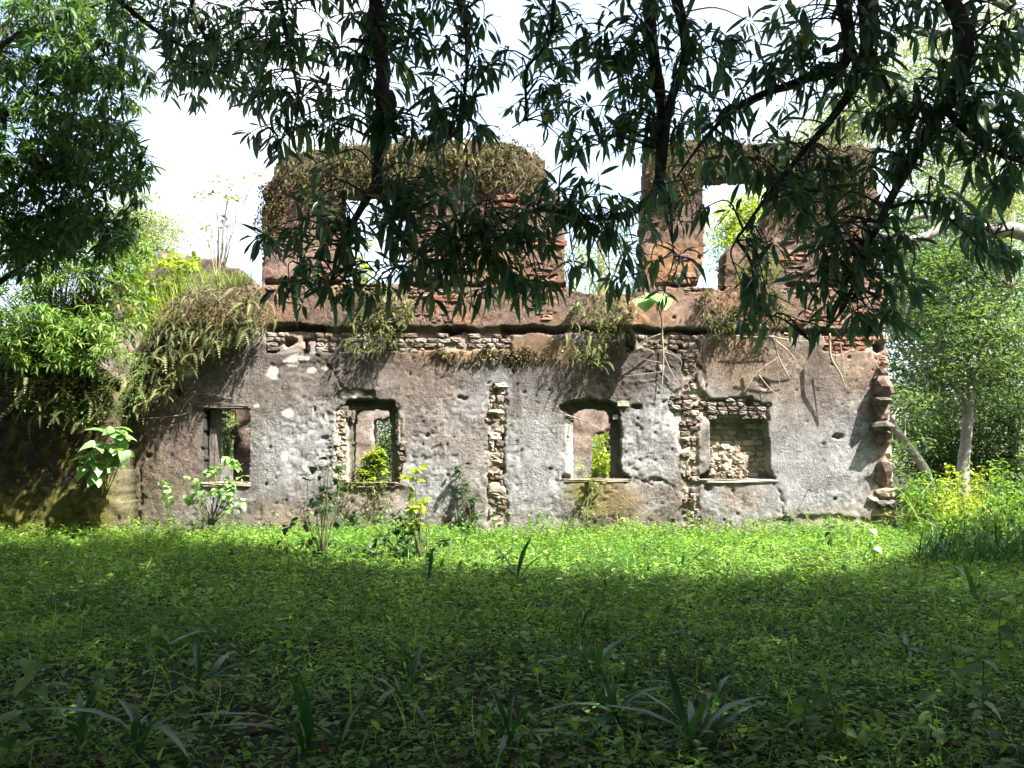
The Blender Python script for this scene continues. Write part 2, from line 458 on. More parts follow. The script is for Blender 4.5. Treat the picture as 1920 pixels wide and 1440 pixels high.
OUT = [(214, 1030), (222, 930), (229, 850), (226, 760), (236, 690), (272, 620), (312, 570), (345, 550), (420, 540), (490, 540), (492, 470), (490, 400), (496, 350),
       (512, 335), (516, 305), (545, 288), (600, 278), (700, 268), (780, 262), (870, 262), (960, 268), (1005, 284), (1024, 300), (1030, 350), (1048, 358), (1056, 400), (1058, 470), (1062, 545),
       (1120, 552), (1198, 548), (1204, 470), (1206, 400), (1212, 275), (1300, 262), (1420, 270), (1560, 268), (1640, 275), (1646, 400), (1650, 540), (1661, 546), (1662, 620), (1666, 690), (1668, 760), (1672, 850), (1678, 930), (1684, 1030)]
HOLES = [
    [(638, 360), (752, 356), (764, 372), (764, 480), (768, 532), (640, 530), (636, 440)],                   # upper left window
    [(1314, 330), (1454, 328), (1446, 392), (1424, 436), (1376, 458), (1362, 472), (1360, 545), (1308, 540), (1320, 470), (1322, 400)],   # upper right window
    [(383, 766), (466, 764), (468, 830), (467, 906), (384, 906)],                                            # window one
    [(661, 776), (672, 769), (700, 766), (728, 768), (731, 800), (732, 905), (655, 905), (659, 790)],        # window two
    [(1076, 776), (1090, 768), (1112, 764), (1135, 767), (1149, 778), (1150, 896), (1075, 896)],             # window three
    [(567, 632), (589, 632), (589, 664), (567, 664)],
    [(1641, 645), (1650, 642), (1655, 652), (1650, 662), (1643, 660)],
]
def jit(px, py, amp=5.0, f=.06, seed=1):
    return px + amp * fbm(px * f, py * f, seed, 3), py + amp * fbm(px * f + 50, py * f, seed + 9, 3)
def front_solid(px, py, X, Z):
    jx, jy = jit(px, py, 4.5, .05, 3)
    s = inpoly(jx, jy, OUT)
    ax, ay = jit(px, py, 3.0, .07, 8)
    for h in HOLES: s &= ~inpoly(ax, ay, h)
    return s
S1 = [(917, 724), (936, 720), (950, 734), (946, 770), (946, 840), (940, 900), (950, 930), (946, 1030), (914, 1030), (916, 960), (912, 920), (918, 860), (916, 800), (908, 785), (914, 770)]
S2 = [(1278, 640), (1304, 640), (1303, 700), (1318, 745), (1316, 772), (1308, 830), (1310, 900), (1312, 1030), (1278, 1030), (1280, 930), (1276, 840), (1274, 792), (1250, 752), (1264, 735), (1282, 728)]
R4 = [(1332, 783), (1438, 783), (1442, 830), (1444, 880), (1454, 897), (1312, 898), (1318, 890), (1332, 880)]
L4 = [(1312, 752), (1400, 746), (1445, 756), (1442, 790), (1330, 790), (1314, 775)]
W2F = [(652, 750), (700, 747), (738, 752), (745, 772), (744, 830), (756, 845), (750, 900), (742, 910), (640, 910), (628, 880), (640, 820), (632, 780), (628, 770)]
W3F = [(1050, 760), (1070, 752), (1106, 747), (1142, 752), (1158, 762), (1166, 800), (1164, 880), (1184, 898), (1064, 898), (1072, 800), (1066, 775), (1052, 768)]
QUO = [(1636, 625), (1668, 625), (1672, 690), (1690, 1030), (1630, 1030), (1640, 960), (1650, 920), (1640, 880), (1660, 850), (1652, 800), (1648, 740), (1652, 690), (1636, 664)]
def box(px, py, x0, x1, y0, y1, s=2.0):
    return sstep(x0 - s, x0 + s, px) * (1 - sstep(x1 - s, x1 + s, px)) * sstep(y0 - s, y0 + s, py) * (1 - sstep(y1 - s, y1 + s, py))
def ell(px, py, cx, cy, rx, ry):
    return np.hypot((px - cx) / rx, (py - cy) / ry)
PITS = [(337, 735, 7, 8, .2), (1193, 762, 9, 6, .15), (938, 640, 13, 14, .3), (1276, 654, 12, 8, .3), (1570, 818, 11, 7, .08), (866, 748, 9, 4, .05), (799, 817, 4, 4, .06), (1406, 752, 9, 9, .12),
        (277, 856, 6, 4, .05), (540, 640, 13, 10, .22), (1060, 895, 10, 6, .12), (1320, 893, 10, 5, .12), (845, 624, 22, 5, .12), (1180, 645, 10, 22, .12), (1646, 652, 9, 10, .3),
        (1230, 900, 14, 5, .06), (940, 820, 7, 7, .1), (926, 775, 8, 6, .1), (942, 882, 6, 8, .1), (930, 968, 10, 7, .08), (1290, 952, 10, 10, .1), (1296, 830, 9, 8, .1), (1330, 915, 6, 10, .05),
        (1432, 720, 12, 14, .05), (506, 840, 4, 3, .04), (1545, 830, 4, 3, .04)]
rp = np.random.default_rng(3)
for _ in range(80):
    PITS.append((rp.uniform(250, 1640), rp.uniform(670, 985), rp.uniform(1.5, 3.6), rp.uniform(1.5, 3.2), rp.uniform(.03, .07)))
for _ in range(60):
    PITS.append((rp.uniform(500, 1640), rp.uniform(300, 610), rp.uniform(2, 5), rp.uniform(2, 4), rp.uniform(.03, .08)))
BAND = [(500, 640), (640, 960), (1195, 1310), (1545, 1662)]
def groove_y(px): return 615 + 8 * (px - 505) / 1150
def front_depth(px, py, X, Z):
    jx, jy = jit(px, py, 5, .07, 21)
    # broad undulation and pitted render
    rough = np.clip(.35 + .75 * fbm(px * .006, py * .006, 31, 3) + .6 * np.exp(-((px - 1060) / 220) ** 2 - ((py - 850) / 160) ** 2) + .5 * np.exp(-((px - 1240) / 90) ** 2 - ((py - 930) / 90) ** 2)
                    + .6 * np.exp(-((px - 610) / 60) ** 2 - ((py - 810) / 130) ** 2) + .4 * np.exp(-((px - 690) / 300) ** 2 - ((py - 960) / 50) ** 2), .12, 1.5)
    d = .03 * fbm(X * .8, Z * .8, 41, 3)
    d += rough * (.026 * fbm(X * 5, Z * 5, 42, 3) + .028 * np.abs(fbm(X * 12, Z * 14, 43, 2)))
    d += .018 * fbm(X * 13, Z * 13, 44, 2) * (.6 + .5 * fbm(X * .7, Z * .7, 47, 2))
    d += .012 * sstep(.1, .6, fbm(X * 8 + 4, Z * 9, 45, 3)) * np.clip(rough, .2, 1)
    up = 1 - sstep(530, 560, py)
    d += up * .03 * fbm(X * 3, Z * 3, 48, 4)
    # lost wall plate: a horizontal slot in shadow
    gy_ = groove_y(px); gw = 4.6 + 4.5 * fbm(px * .02, px * 0, 51, 3)
    gy_ = gy_ + 4 * fbm(px * .03, px * 0, 53, 3); pres = sstep(-.3, -.05, fbm(px * .014, px * 0 + 3, 52, 2) + .04)
    g = (1 - sstep(gw - 1.5, gw + 1.5, np.abs(py - gy_))) * sstep(500, 512, px) * pres
    d = np.maximum(d, g * .2)
    # upper floor joint under the piers
    for x0, x1, yy in ((495, 640, 530), (765, 1062, 536), (1230, 1318, 535), (1440, 1650, 536)):
        g = box(px, py, x0 + 6 * fbm(py * .1, px * 0, 5), x1, yy - 5 + 3 * fbm(px * .05, py * 0, 6), yy + 3, 2) * sstep(-.4, -.1, fbm(px * .02, px * 0, 55, 2) + .1)
        d = d + g * .12
        g2 = box(px, py, x0, x1, yy + 6, yy + 12, 2) * sstep(-.1, .2, fbm(px * .025, px * 0, 58, 2))
        d = d + g2 * .08
    d = np.where((py > 536) & (py < gy_ - 4), d - .02, d)
    for x0, x1 in BAND:
        d = d + .075 * box(jx, jy, x0, x1, gy_, 656 + 6 * fbm(px * .03, px * 0, 61, 2), 3)
    rub = .03 * fbm(X * 9, Z * 12, 71, 3)
    for poly, dep in ((S1, .05), (S2, .05), (QUO, .05), (L4, .075)):
        k = inpoly(jx, jy, poly); d = np.where(k, dep + rub, d)
    for poly in (S1, S2):
        e_ = inpoly(*jit(px, py, 16, .045, 23), poly) & ~inpoly(jx, jy, poly); d = np.where(e_, d + .03 + rub * .5, d)
    ax, ay = jit(px, py, 2.5, .09, 25)
    d = np.where(inpoly(ax, ay, W2F), .17 + rub * .6, d)
    d = np.where(inpoly(ax, ay, W3F), .17 + rub * .6, d)
    d = np.where((px < 652) & (px > 626) & (py > 760) & inpoly(ax, ay, W2F), .04 + rub, d)
    d = np.where((px < 1076) & (py > 790) & inpoly(ax, ay, W3F), .05 + rub * .5, d)
    d = np.where(inpoly(px, py, R4), .30 + .3 * rub, d)
    # broken scab above window two, flaked patches
    for cx, cy, rx, ry, dd in ((665, 742, 38, 14, .05), (1300, 758, 36, 26, .03), (512, 695, 13, 16, .02), (580, 690, 60, 12, .015), (1258, 787, 15, 22, .02), (1640, 940, 40, 50, .05), (1540, 985, 110, 18, .04), (700, 930, 70, 30, .03), (405, 745, 30, 6, -.02)):
        d = d + dd * (1 - sstep(.85, 1.1, ell(jx, jy, cx, cy, rx, ry)))
    d = d - .03 * (1 - sstep(.8, 1.3, ell(jx, jy, 1120, 935, 75, 38)))          # moss cushion below window three
    for line in ([(1192, 895), (1225, 906), (1240, 900), (1264, 916)], [(940, 650), (962, 700), (955, 722)], [(590, 665), (620, 690), (640, 722), (668, 744)], [(1446, 900), (1460, 916), (1470, 955), (1466, 985)], [(250, 1000), (262, 940), (258, 880), (275, 850)], [(745, 760), (752, 800), (748, 840), (762, 870)], [(1318, 770), (1322, 720), (1316, 690)], [(840, 985), (850, 930), (838, 890)]):
        cx_, cy_ = jit(px, py, 6, .09, 29)
        for (x0, y0), (x1, y1) in zip(line[:-1], line[1:]):
            t = np.clip(((cx_ - x0) * (x1 - x0) + (cy_ - y0) * (y1 - y0)) / ((x1 - x0) ** 2 + (y1 - y0) ** 2), 0, 1)
            d = d + .028 * (1 - sstep(.8, 2.6, np.hypot(cx_ - x0 - t * (x1 - x0), cy_ - y0 - t * (y1 - y0))))
    pk = np.random.default_rng(12).random(d.shape); d = d + np.where(pk > .975, .03 * (pk - .97) / .03, 0) * sstep(640, 660, py) * np.clip(.3 + 1.6 * fbm(px * .008, py * .008, 34, 3), .15, 1)
    ad = np.zeros_like(d)
    for cx, cy, rx, ry, dd in PITS:
        m = (np.abs(px - cx) < rx * 2) & (np.abs(py - cy) < ry * 2)
        if m.any():
            e = ell(jx[m], jy[m], cx, cy, rx, ry)
            ad[m] = np.maximum(ad[m], dd * (1 - sstep(.65, 1.1, e)))
    d = d + ad
    bulge = .12 * sstep(300, 225, px)                                           # left corner crumbles away
    return np.clip(d + bulge, -.1, THICK - .1)
def front_colour(px, py, X, Z):
    jx, jy = jit(px, py, 26, .012, 91); jx, jy = jit(jx, jy, 9, .06, 92)
    C = np.empty(px.shape + (3,)); C[:] = (.20, .178, .16)
    def mixc(w, rgb):
        nonlocal C
        C = C * (1 - w[..., None]) + np.array(rgb) * w[..., None]
    def blob(cx, cy, rx, ry, rgb, w=1.0, soft=.55):
        mixc(w * (1 - sstep(1 - soft, 1 + soft, ell(jx, jy, cx, cy, rx, ry))), rgb)
    n1 = fbm(px * .01, py * .01, 95, 4); n2 = fbm(px * .03, py * .03, 96, 4)
    mixc(sstep(-.1, .35, n1) * .6, (.27, .255, .24)); mixc(sstep(.02, .35, -n1) * .8, (.105, .085, .072)); mixc(sstep(.1, .4, n2) * .5, (.14, .105, .085))
    n3 = fbm(px * .045, py * .04, 97, 4); n4 = fbm(px * .022 + 7, py * .035, 98, 4)
    mixc(sstep(.04, .38, n3) * .7, (.11, .09, .078)); mixc(sstep(.05, .4, fbm(px * .09, py * .09, 89, 3)) * .45, (.13, .105, .09)); mixc(sstep(.1, .45, n4) * .55, (.35, .335, .315)); mixc(sstep(.15, .45, -n4) * .5, (.16, .115, .09))
    # blue grey wash
    for b in ((555, 840, 85, 90), (800, 900, 80, 90), (860, 730, 80, 60), (1010, 870, 70, 110), (1220, 800, 70, 80), (1390, 945, 90, 40), (1540, 880, 110, 100), (1345, 705, 30, 40), (960, 690, 60, 50), (420, 930, 40, 30)):
        blob(*b, (.30, .315, .345), .55)
    # dark and brown run-off under the floor line
    top = sstep(640, 655, py) * (1 - sstep(660, 760 + 60 * n1, py + 45 * n2 + 30 * fbm(px * .035, py * .004, 94, 3)))
    mixc(top * .9, (.075, .058, .05))
    run = sstep(.12, .4, fbm(px * .05, py * .005, 93, 3)) * (1 - sstep(700, 860, py)) * sstep(630, 650, py); mixc(run * .55, (.08, .062, .052))
    mixc(sstep(930, 985, py + 20 * n2) * .45, (.16, .14, .10))
    blob(800, 700, 90, 60, (.17, .12, .09), .75); blob(790, 790, 60, 70, (.2, .155, .125), .4)
    blob(1400, 680, 90, 55, (.23, .155, .085), .85); blob(1600, 670, 60, 50, (.30, .2, .13), .8); blob(1480, 720, 90, 60, (.2, .15, .12), .5)
    blob(1180, 690, 60, 60, (.10, .08, .07), .8); blob(1000, 660, 90, 30, (.20, .12, .06), .8); blob(850, 660, 80, 22, (.30, .17, .07), .8); blob(580, 720, 130, 50, (.15, .125, .11), .7)
    blob(430, 740, 90, 70, (.17, .145, .125), .8); blob(300, 830, 85, 120, (.15, .105, .08), .9); blob(260, 930, 60, 80, (.16, .13, .07), .8)
    blob(590, 930, 70, 45, (.17, .14, .13), .6); blob(540, 975, 60, 30, (.28, .2, .16), .6); blob(700, 925, 60, 40, (.26, .19, .145), .7); blob(860, 830, 60, 60, (.24, .2, .18), .5)
    blob(1400, 925, 45, 30, (.24, .17, .12), .7); blob(1560, 975, 90, 25, (.3, .27, .2), .6); blob(1660, 900, 30, 100, (.36, .28, .22), .7)
    # moss
    blob(1110, 930, 60, 36, (.20, .175, .03), .95, .35); blob(1160, 935, 40, 40, (.22, .15, .06), .8); blob(560, 600, 40, 14, (.2, .15, .03), .7)
    # above the floor line: red brown render
    up = 1 - sstep(606, 614, py)
    mixc(up, (.16, .112, .085)); mixc(up * sstep(-.1, .4, n1), (.25, .15, .095)); mixc(up * sstep(.05, .4, n2) * .7, (.11, .085, .075))
    st = 1 - sstep(525, 545, py)
    mixc(st * sstep(0, .5, fbm(px * .02, py * .02, 99, 3)), (.15, .10, .08))
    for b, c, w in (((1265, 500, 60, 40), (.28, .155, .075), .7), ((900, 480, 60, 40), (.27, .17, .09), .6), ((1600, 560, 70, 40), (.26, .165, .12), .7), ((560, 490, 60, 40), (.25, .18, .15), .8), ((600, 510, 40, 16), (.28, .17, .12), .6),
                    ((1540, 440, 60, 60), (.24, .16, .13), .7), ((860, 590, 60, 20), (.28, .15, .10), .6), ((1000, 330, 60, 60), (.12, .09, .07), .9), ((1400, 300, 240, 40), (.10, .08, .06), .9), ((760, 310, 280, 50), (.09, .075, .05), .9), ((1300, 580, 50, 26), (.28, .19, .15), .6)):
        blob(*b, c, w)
    # exposed core
    ex = np.zeros(px.shape)
    kx, ky = jit(px, py, 5, .07, 21)
    for poly in (S1, S2, L4): ex = np.maximum(ex, inpoly(kx, ky, poly))
    mixc(ex * .9, (.34, .275, .215)); mixc(ex * sstep(0, .4, n2) * .6, (.22, .13, .09))
    blob(1295, 790, 30, 70, (.52, .44, .35), .8)
    q = inpoly(kx, ky, QUO).astype(float); mixc(q * .8, (.30, .21, .17)); mixc(q * sstep(900, 930, py) * .6, (.28, .25, .16))
    for x0, x1 in BAND: mixc(box(px, py, x0, x1, groove_y(px), 655, 4) * .9, (.28, .23, .19))
    g = 1 - sstep(7, 11, np.abs(py - groove_y(px))); mixc(g * .5, (.10, .075, .06))  # slot's shade also painted in as a darker colour
    # pale patches where the skim has come off
    for cx, cy, rx, ry in ((512, 695, 11, 14), (545, 680, 14, 8), (583, 695, 10, 6), (560, 670, 22, 6), (540, 776, 11, 9), (1257, 787, 11, 16), (345, 690, 20, 16), (534, 855, 7, 9), (480, 760, 8, 4), (1240, 690, 5, 6), (610, 690, 5, 5), (660, 738, 22, 9)):
        w_ = 1 - sstep(.7, 1.15, ell(kx, ky, cx, cy, rx, ry)); mixc(w_ * .9, (.66, .58, .5))
    # inside of window rebates: lintel shade painted into the colour, with dark moss
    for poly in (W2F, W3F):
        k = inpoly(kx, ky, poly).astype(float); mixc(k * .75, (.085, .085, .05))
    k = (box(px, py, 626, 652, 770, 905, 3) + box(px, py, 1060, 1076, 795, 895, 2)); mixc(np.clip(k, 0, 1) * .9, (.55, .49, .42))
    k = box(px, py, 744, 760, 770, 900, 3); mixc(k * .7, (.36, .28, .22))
    k = box(px, py, 378, 404, 760, 910, 3); mixc(k * box(px, py, 381, 404, 760, 910, 1), (.05, .048, .045))  # left jamb of window one painted dark in place of its shade
    k = inpoly(px, py, R4).astype(float); mixc(k, (.24, .22, .15))
    lum = C.mean(-1, keepdims=True); k = (sstep(640, 660, py) * .32)[..., None]; C = C * (1 - k) + lum * np.array((1.0, .99, .97)) * k
    return np.clip(C, .01, .8)
cell = .027
xs = np.arange(P(196, 800, Y0).x, P(1706, 800, Y0).x, cell)
zs = np.arange(-.25, 8.0, cell)
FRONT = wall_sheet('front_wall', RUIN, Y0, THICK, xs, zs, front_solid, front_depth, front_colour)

# ------------------------------------------------------------------ bricks and stones of the front wall
def chunk_mesh(name, size, seed, rough=.12, bev=.16, sub=1):
    """an irregular block with worn corners, unit-ish box"""
    import bmesh
    r = random.Random(seed)
    bm = bmesh.new(); bmesh.ops.create_cube(bm, size=1.0)
    if bev: bmesh.ops.bevel(bm, geom=bm.edges[:] + bm.verts[:], offset=bev, segments=1, affect='EDGES')
    if sub: bmesh.ops.subdivide_edges(bm, edges=[e for e in bm.edges if e.calc_length() > .5], cuts=sub, use_grid_fill=True)
    for v in bm.verts:
        v.co += Vector((r.uniform(-1, 1), r.uniform(-1, 1), r.uniform(-1, 1))) * rough * .5
        v.co = Vector((v.co.x * size[0], v.co.y * size[1], v.co.z * size[2]))
    me = bpy.data.meshes.new(name); bm.to_mesh(me); bm.free()
    return me
BRK = {}
def brick_pool(key, mat, rough, n=8):
    BRK[key] = []
    for k in range(n):
        me = chunk_mesh(key, (1, 1, 1), 100 + k + len(key) * 7, rough)
        me.materials.append(M[mat]); BRK[key].append(me)
brick_pool('brick', 'brick', .16); brick_pool('red_brick', 'redbrick', .16); brick_pool('stone', 'palestone', .34); brick_pool('infill_stone', 'infill', .2); brick_pool('laterite_stone', 'laterite', .3)
OR = np.array(RUIN.location)
def put(pool, name, parent, px, py, w, h, y, thick, rot=.03):
    """one block centred at a pixel, w x h in photo pixels, front face about y"""
    k = y / FPX
    c = P(px, py, y)
    me = random.choice(BRK[pool])
    m = Matrix.Translation((c.x - OR[0], y + thick / 2 - OR[1], c.z - OR[2])) @ Matrix.Rotation(random.uniform(-rot, rot), 4, 'Y') @ Matrix.Rotation(random.uniform(-rot, rot) * 1.5, 4, 'Z') @ Matrix.Diagonal((w * k, thick, h * k, 1))
    return link(name, me, None, parent, matrix=m)
rb = random.Random(11)
def course(pool, name, parent, x0, x1, yc, h, y, thick, lo, hi, miss=.08, rot=.03, jy=.6):
    x = x0 + rb.uniform(-4, 0)
    while x < x1:
        w = rb.uniform(lo, hi)
        if x + w * .6 > x1: break
        if rb.random() > miss:
            put(pool, name, parent, x + w / 2, yc + rb.uniform(-jy, jy), w - 2.0, h - 1.6, y + rb.uniform(-.012, .02), thick, rot)
        x += w
for x0, x1 in BAND:
    for r in range(4):
        for seg0 in np.arange(x0, x1, 60):
            seg1 = min(seg0 + 60, x1)
            yc = groove_y((seg0 + seg1) / 2) + 12 + r * 9
            if x0 == 500 and seg0 < 620 and seg1 > 530:        # around the open socket
                for a, b in ((seg0, min(seg1, 530 if 8 < r * 9 < 30 else 556)), (max(seg0, 593), seg1)):
                    if b - a > 10: course('brick', 'brick', FRONT, a, b, yc, 9.5, Y0 + .02, .12, 15, 27, .06)
            elif 915 < seg0 + 30 < 965: course('brick', 'brick', FRONT, seg0, 922, yc, 9.5, Y0 + .02, .12, 15, 27, .05)
            elif x0 == 1545:
                course('red_brick', 'brick', FRONT, seg0, min(seg1, 1636 if r in (1, 2, 3) else 1660), yc, 9, Y0 + .015, .12, 14, 24, .05)
            else: course('brick', 'brick', FRONT, seg0, seg1, yc, 9.5, Y0 + .025, .12, 13, 27, .24)
for yc in (671, 680, 689): course('red_brick', 'brick', FRONT, 1636, 1664, yc, 9, Y0 + .01, .14, 12, 18, .0)
for k, (yc, a, b) in enumerate(((749, 1362, 1394), (757, 1314, 1398), (757, 1410, 1444), (766, 1330, 1440), (774, 1326, 1438), (782, 1331, 1346), (782, 1390, 1436))):
    course('brick', 'brick', FRONT, a, b, yc, 9, Y0 + .015, .14, 13, 24, .04)
for x0, x1, yy in ((497, 638, 541), (768, 1060, 546), (1232, 1316, 541), (1442, 1648, 546)):
    course('brick', 'brick', FRONT, x0, x1, yy, 8, Y0 - .02, .12, 14, 26, .3)
    course('red_brick', 'brick', FRONT, x0, x1, yy + 8, 7, Y0 - .025, .12, 14, 26, .45)
# laterite blocks showing through the upper walls
for x0, x1, y0, y1 in ((500, 560, 430, 470), (580, 636, 470, 525), (775, 850, 400, 450), (900, 1000, 370, 420), (960, 1056, 440, 525), (800, 900, 480, 530), (1210, 1260, 390, 440), (1250, 1316, 470, 528), (1470, 1560, 350, 400), (1570, 1645, 400, 470), (1460, 1540, 450, 530), (1560, 1648, 490, 535), (700, 860, 560, 604), (980, 1060, 566, 606), (1480, 1650, 560, 606)):
    y_ = y0
    while y_ < y1:
        h_ = rb.uniform(9, 15)
        a_ = x0 + rb.uniform(0, 24); b_ = x1 - rb.uniform(0, 24)
        course('laterite_stone' if rb.random() < .6 else 'red_brick', 'laterite_block', FRONT, a_, b_, y_, h_, Y0 + rb.uniform(-.045, -.015), .14, 20, 40, .35, .05)
        y_ += h_
# broken pilaster scars
def scar(poly, y0, y1, pool, wlo, whi, hlo, hhi):
    y = y0
    while y < y1:
        h = rb.uniform(hlo, hhi)
        row = np.arange(880, 1340, 1.0)
        ins = row[inpoly(row, np.full_like(row, y + h / 2), poly)]
        if len(ins):
            x = ins[0]
            while x < ins[-1] - 4:
                w = min(rb.uniform(wlo, whi), ins[-1] - x + 2)
                if rb.random() > .25: put(rb.choice((pool, pool, 'infill_stone', 'laterite_stone', 'brick')), 'stone', FRONT, x + w / 2, y + h / 2, w - 1.2, h - 1.2, Y0 + rb.uniform(-.015, .05), .13, .16)
                x += w
        y += h
scar(S1, 726, 1000, 'stone', 7, 26, 5, 15)
scar(S2, 645, 740, 'stone', 9, 18, 7, 12)
scar(S2, 740, 840, 'brick', 12, 22, 9, 11)
scar(S2, 840, 1000, 'stone', 6, 20, 5, 13)
for y_ in np.arange(775, 905, 11): put('stone', 'stone', FRONT, 640 + rb.uniform(-3, 3), y_, rb.uniform(14, 20), 10, Y0 + rb.uniform(-.01, .03), .12, .12)
for y_ in np.arange(770, 900, 10): put('brick', 'brick', FRONT, 748 + (5 if y_ > 835 else 0) + rb.uniform(-2, 2), y_, rb.uniform(8, 13), 9, Y0 + rb.uniform(.02, .06), .12, .1)
# blind recess: coursed infill and a tumble of pale stones
INF = wall_sheet('recess_back', RUIN, Y0 + .42, .1, np.arange(P(1322, 800, Y0).x, P(1462, 800, Y0).x, .05), np.arange(.95, 2.45, .05), lambda px, py, X, Z: np.ones(px.shape, bool), lambda px, py, X, Z: .02 * fbm(X * 5, Z * 5, 3, 3), lambda px, py, X, Z: np.zeros(px.shape + (3,)) + (.2, .18, .12))
yy = 789
while yy < 896:
    h = rb.uniform(9, 11)
    course('infill_stone', 'stone', INF, 1330, 1446, yy, h, Y0 + .28 + rb.uniform(-.02, .02), .14, 13, 26, .03, .06)
    yy += h
for _ in range(46):
    t = rb.random(); py_ = 838 + 58 * t; px_ = rb.uniform(1334, 1402 - 6 * (1 - t))
    s_ = rb.uniform(9, 20)
    put('stone', 'stone', INF, px_, py_, s_, s_ * rb.uniform(.55, .9), Y0 + .24 - .12 * t + rb.uniform(-.03, .04), .16, .35)
for k in range(11): put('stone', 'stone', INF, 1334 + rb.uniform(-3, 3), 842 + k * 5, 8, 7, Y0 + .1 + rb.uniform(0, .15), .1, .3)
# sills, lintel ends, impost blocks
def slab(name, mat, x0, x1, y0, y1, yf, yb, parent=RUIN, seed=0, rough=.05):
    a, b = P(x0, y1, Y0), P(x1, y0, Y0)
    me = chunk_mesh(name, (b.x - a.x, yb - yf, b.z - a.z), 300 + seed, rough, .05, 3); me.materials.append(M[mat])
    return link(name, me, None, parent, matrix=Matrix.Translation(((a.x + b.x) / 2 - OR[0], (yf + yb) / 2 - OR[1], (a.z + b.z) / 2 - OR[2])))
slab('window_sill', 'palestone', 1056, 1180, 898, 904, Y0 - .02, Y0 + .5, seed=1, rough=.14)
slab('window_sill', 'palestone', 1318, 1454, 899, 905, Y0 - .02, Y0 + .27, seed=2, rough=.14)
slab('window_sill', 'palestone', 376, 470, 904, 912, Y0 - .03, Y0 + .5, seed=3)
slab('window_sill', 'brick', 640, 745, 904, 914, Y0 + .0, Y0 + .5, seed=4, rough=.2)
slab('lintel', 'darkstone', 368, 470, 757, 765, Y0 - .03, Y0 + .4, seed=5)
slab('impost_block', 'palestone', 1157, 1178, 752, 762, Y0 - .03, Y0 + .2, seed=6)
slab('impost_block', 'darkstone', 1149, 1168, 777, 786, Y0 + .05, Y0 + .4, seed=7)
slab('impost_block', 'darkstone', 1061, 1077, 779, 788, Y0 + .04, Y0 + .4, seed=8)
slab('impost_block', 'darkstone', 640, 662, 770, 790, Y0 + .03, Y0 + .4, seed=9, rough=.25)
slab('jamb_shade_strip', 'darkstone', 384, 401, 767, 904, Y0 + .18, Y0 + .5, seed=10)  # dark slab added to stand in for the shade on the jamb
# projecting broken stones at the right corner
def boulder(px, py, w, h, yf, depth, mat, seed, name='corner_stone'):
    k = Y0 / FPX; c = P(px, py, Y0)
    import bmesh
    r = random.Random(seed)
    bm = bmesh.new(); bmesh.ops.create_icosphere(bm, subdivisions=2, radius=.5)
    o = Vector((seed * 3.1, seed * 1.7, seed))
    from mathutils import noise as mn
    for v in bm.verts:
        q = v.co.copy(); m_ = max(abs(q.x), abs(q.y), abs(q.z)); q = q * (.45 + .55 * .5 / m_)
        q *= 1 + .42 * mn.noise(q * 2.2 + o) + .16 * mn.noise(q * 6 + o)
        v.co = Vector((q.x * w * k, q.y * depth, q.z * h * k))
    me = bpy.data.meshes.new(name); bm.to_mesh(me); bm.free(); me.materials.append(M[mat])
    return link(name, me, None, RUIN, matrix=Matrix.Translation((c.x - OR[0], yf + depth / 2 - OR[1], c.z - OR[2])))
boulder(1650, 700, 26, 26, Y0 - .10, .5, 'laterite', 1)
boulder(1653, 726, 32, 40, Y0 - .30, .7, 'laterite', 7)
boulder(1650, 752, 36, 16, Y0 - .34, .7, 'darkstone', 2)
boulder(1654, 775, 26, 34, Y0 - .04, .4, 'laterite', 3)
boulder(1651, 800, 38, 22, Y0 - .36, .7, 'darkstone', 4)
boulder(1656, 822, 32, 28, Y0 - .20, .5, 'laterite', 8)
boulder(1656, 884, 36, 50, Y0 - .07, .4, 'laterite', 5)
boulder(1658, 850, 30, 34, Y0 + .0, .3, 'palestone', 6)
for k, (px, py, w, h) in enumerate(((1660, 925, 40, 20), (1662, 944, 44, 16), (1658, 962, 50, 18), (1664, 984, 46, 22), (1640, 935, 24, 14))):
    boulder(px, py, w, h, Y0 - .02 - .02 * (k % 2), .4, 'darkstone' if k % 2 else 'palestone', 10 + k)
for k, (px, py, w, h) in enumerate(((930, 772, 34, 10), (940, 722, 26, 10), (928, 818, 24, 16), (930, 915, 34, 26))):
    boulder(px, py, w, h, Y0 - .03, .2, 'palestone', 30 + k, 'stone')

# ------------------------------------------------------------------ walls behind, seen through the openings
YB = 21.6
def back_solid(px, py, X, Z):
    top = np.interp(px, [60, 200, 300, 340, 400, 440, 480, 520, 700, 1000, 1200, 1500, 1700], [600, 540, 482, 478, 486, 505, 528, 600, 650, 640, 660, 640, 700]) + 10 * fbm(px * .03, py * 0, 4, 3)
    s = py > top
    s &= ~inpoly(px, py, [(1112, 816), (1158, 800), (1160, 1200), (1112, 1200)])
    s &= ~inpoly(px, py, [(700, 790), (760, 780), (760, 1200), (706, 1200)])
    s &= ~inpoly(px, py, [(404, 768), (440, 768), (440, 860), (404, 860)])
    return s
def back_colour(px, py, X, Z):
    C = np.empty(px.shape + (3,)); C[:] = (.26, .2, .165)
    n1 = fbm(px * .015, py * .015, 3, 4)
    w = sstep(0, .4, n1)[..., None]; C = C * (1 - w) + np.array((.33, .3, .27)) * w
    w = ((py < 620) * 1.0)[..., None] * .8; C = C * (1 - w) + np.array((.10, .075, .06)) * w
    w = sstep(840, 870, py)[..., None] * .6; C = C * (1 - w) + np.array((.3, .3, .28)) * w
    return C
wall_sheet('rear_wall', RUIN, YB, .5, np.arange(P(60, 800, YB).x, P(1600, 800, YB).x, .08), np.arange(-.2, 7.2, .08), back_solid, lambda px, py, X, Z: .05 * fbm(X * 2, Z * 2, 3, 4) + .03 * fbm(X * 6, Z * 9, 4, 2), back_colour)
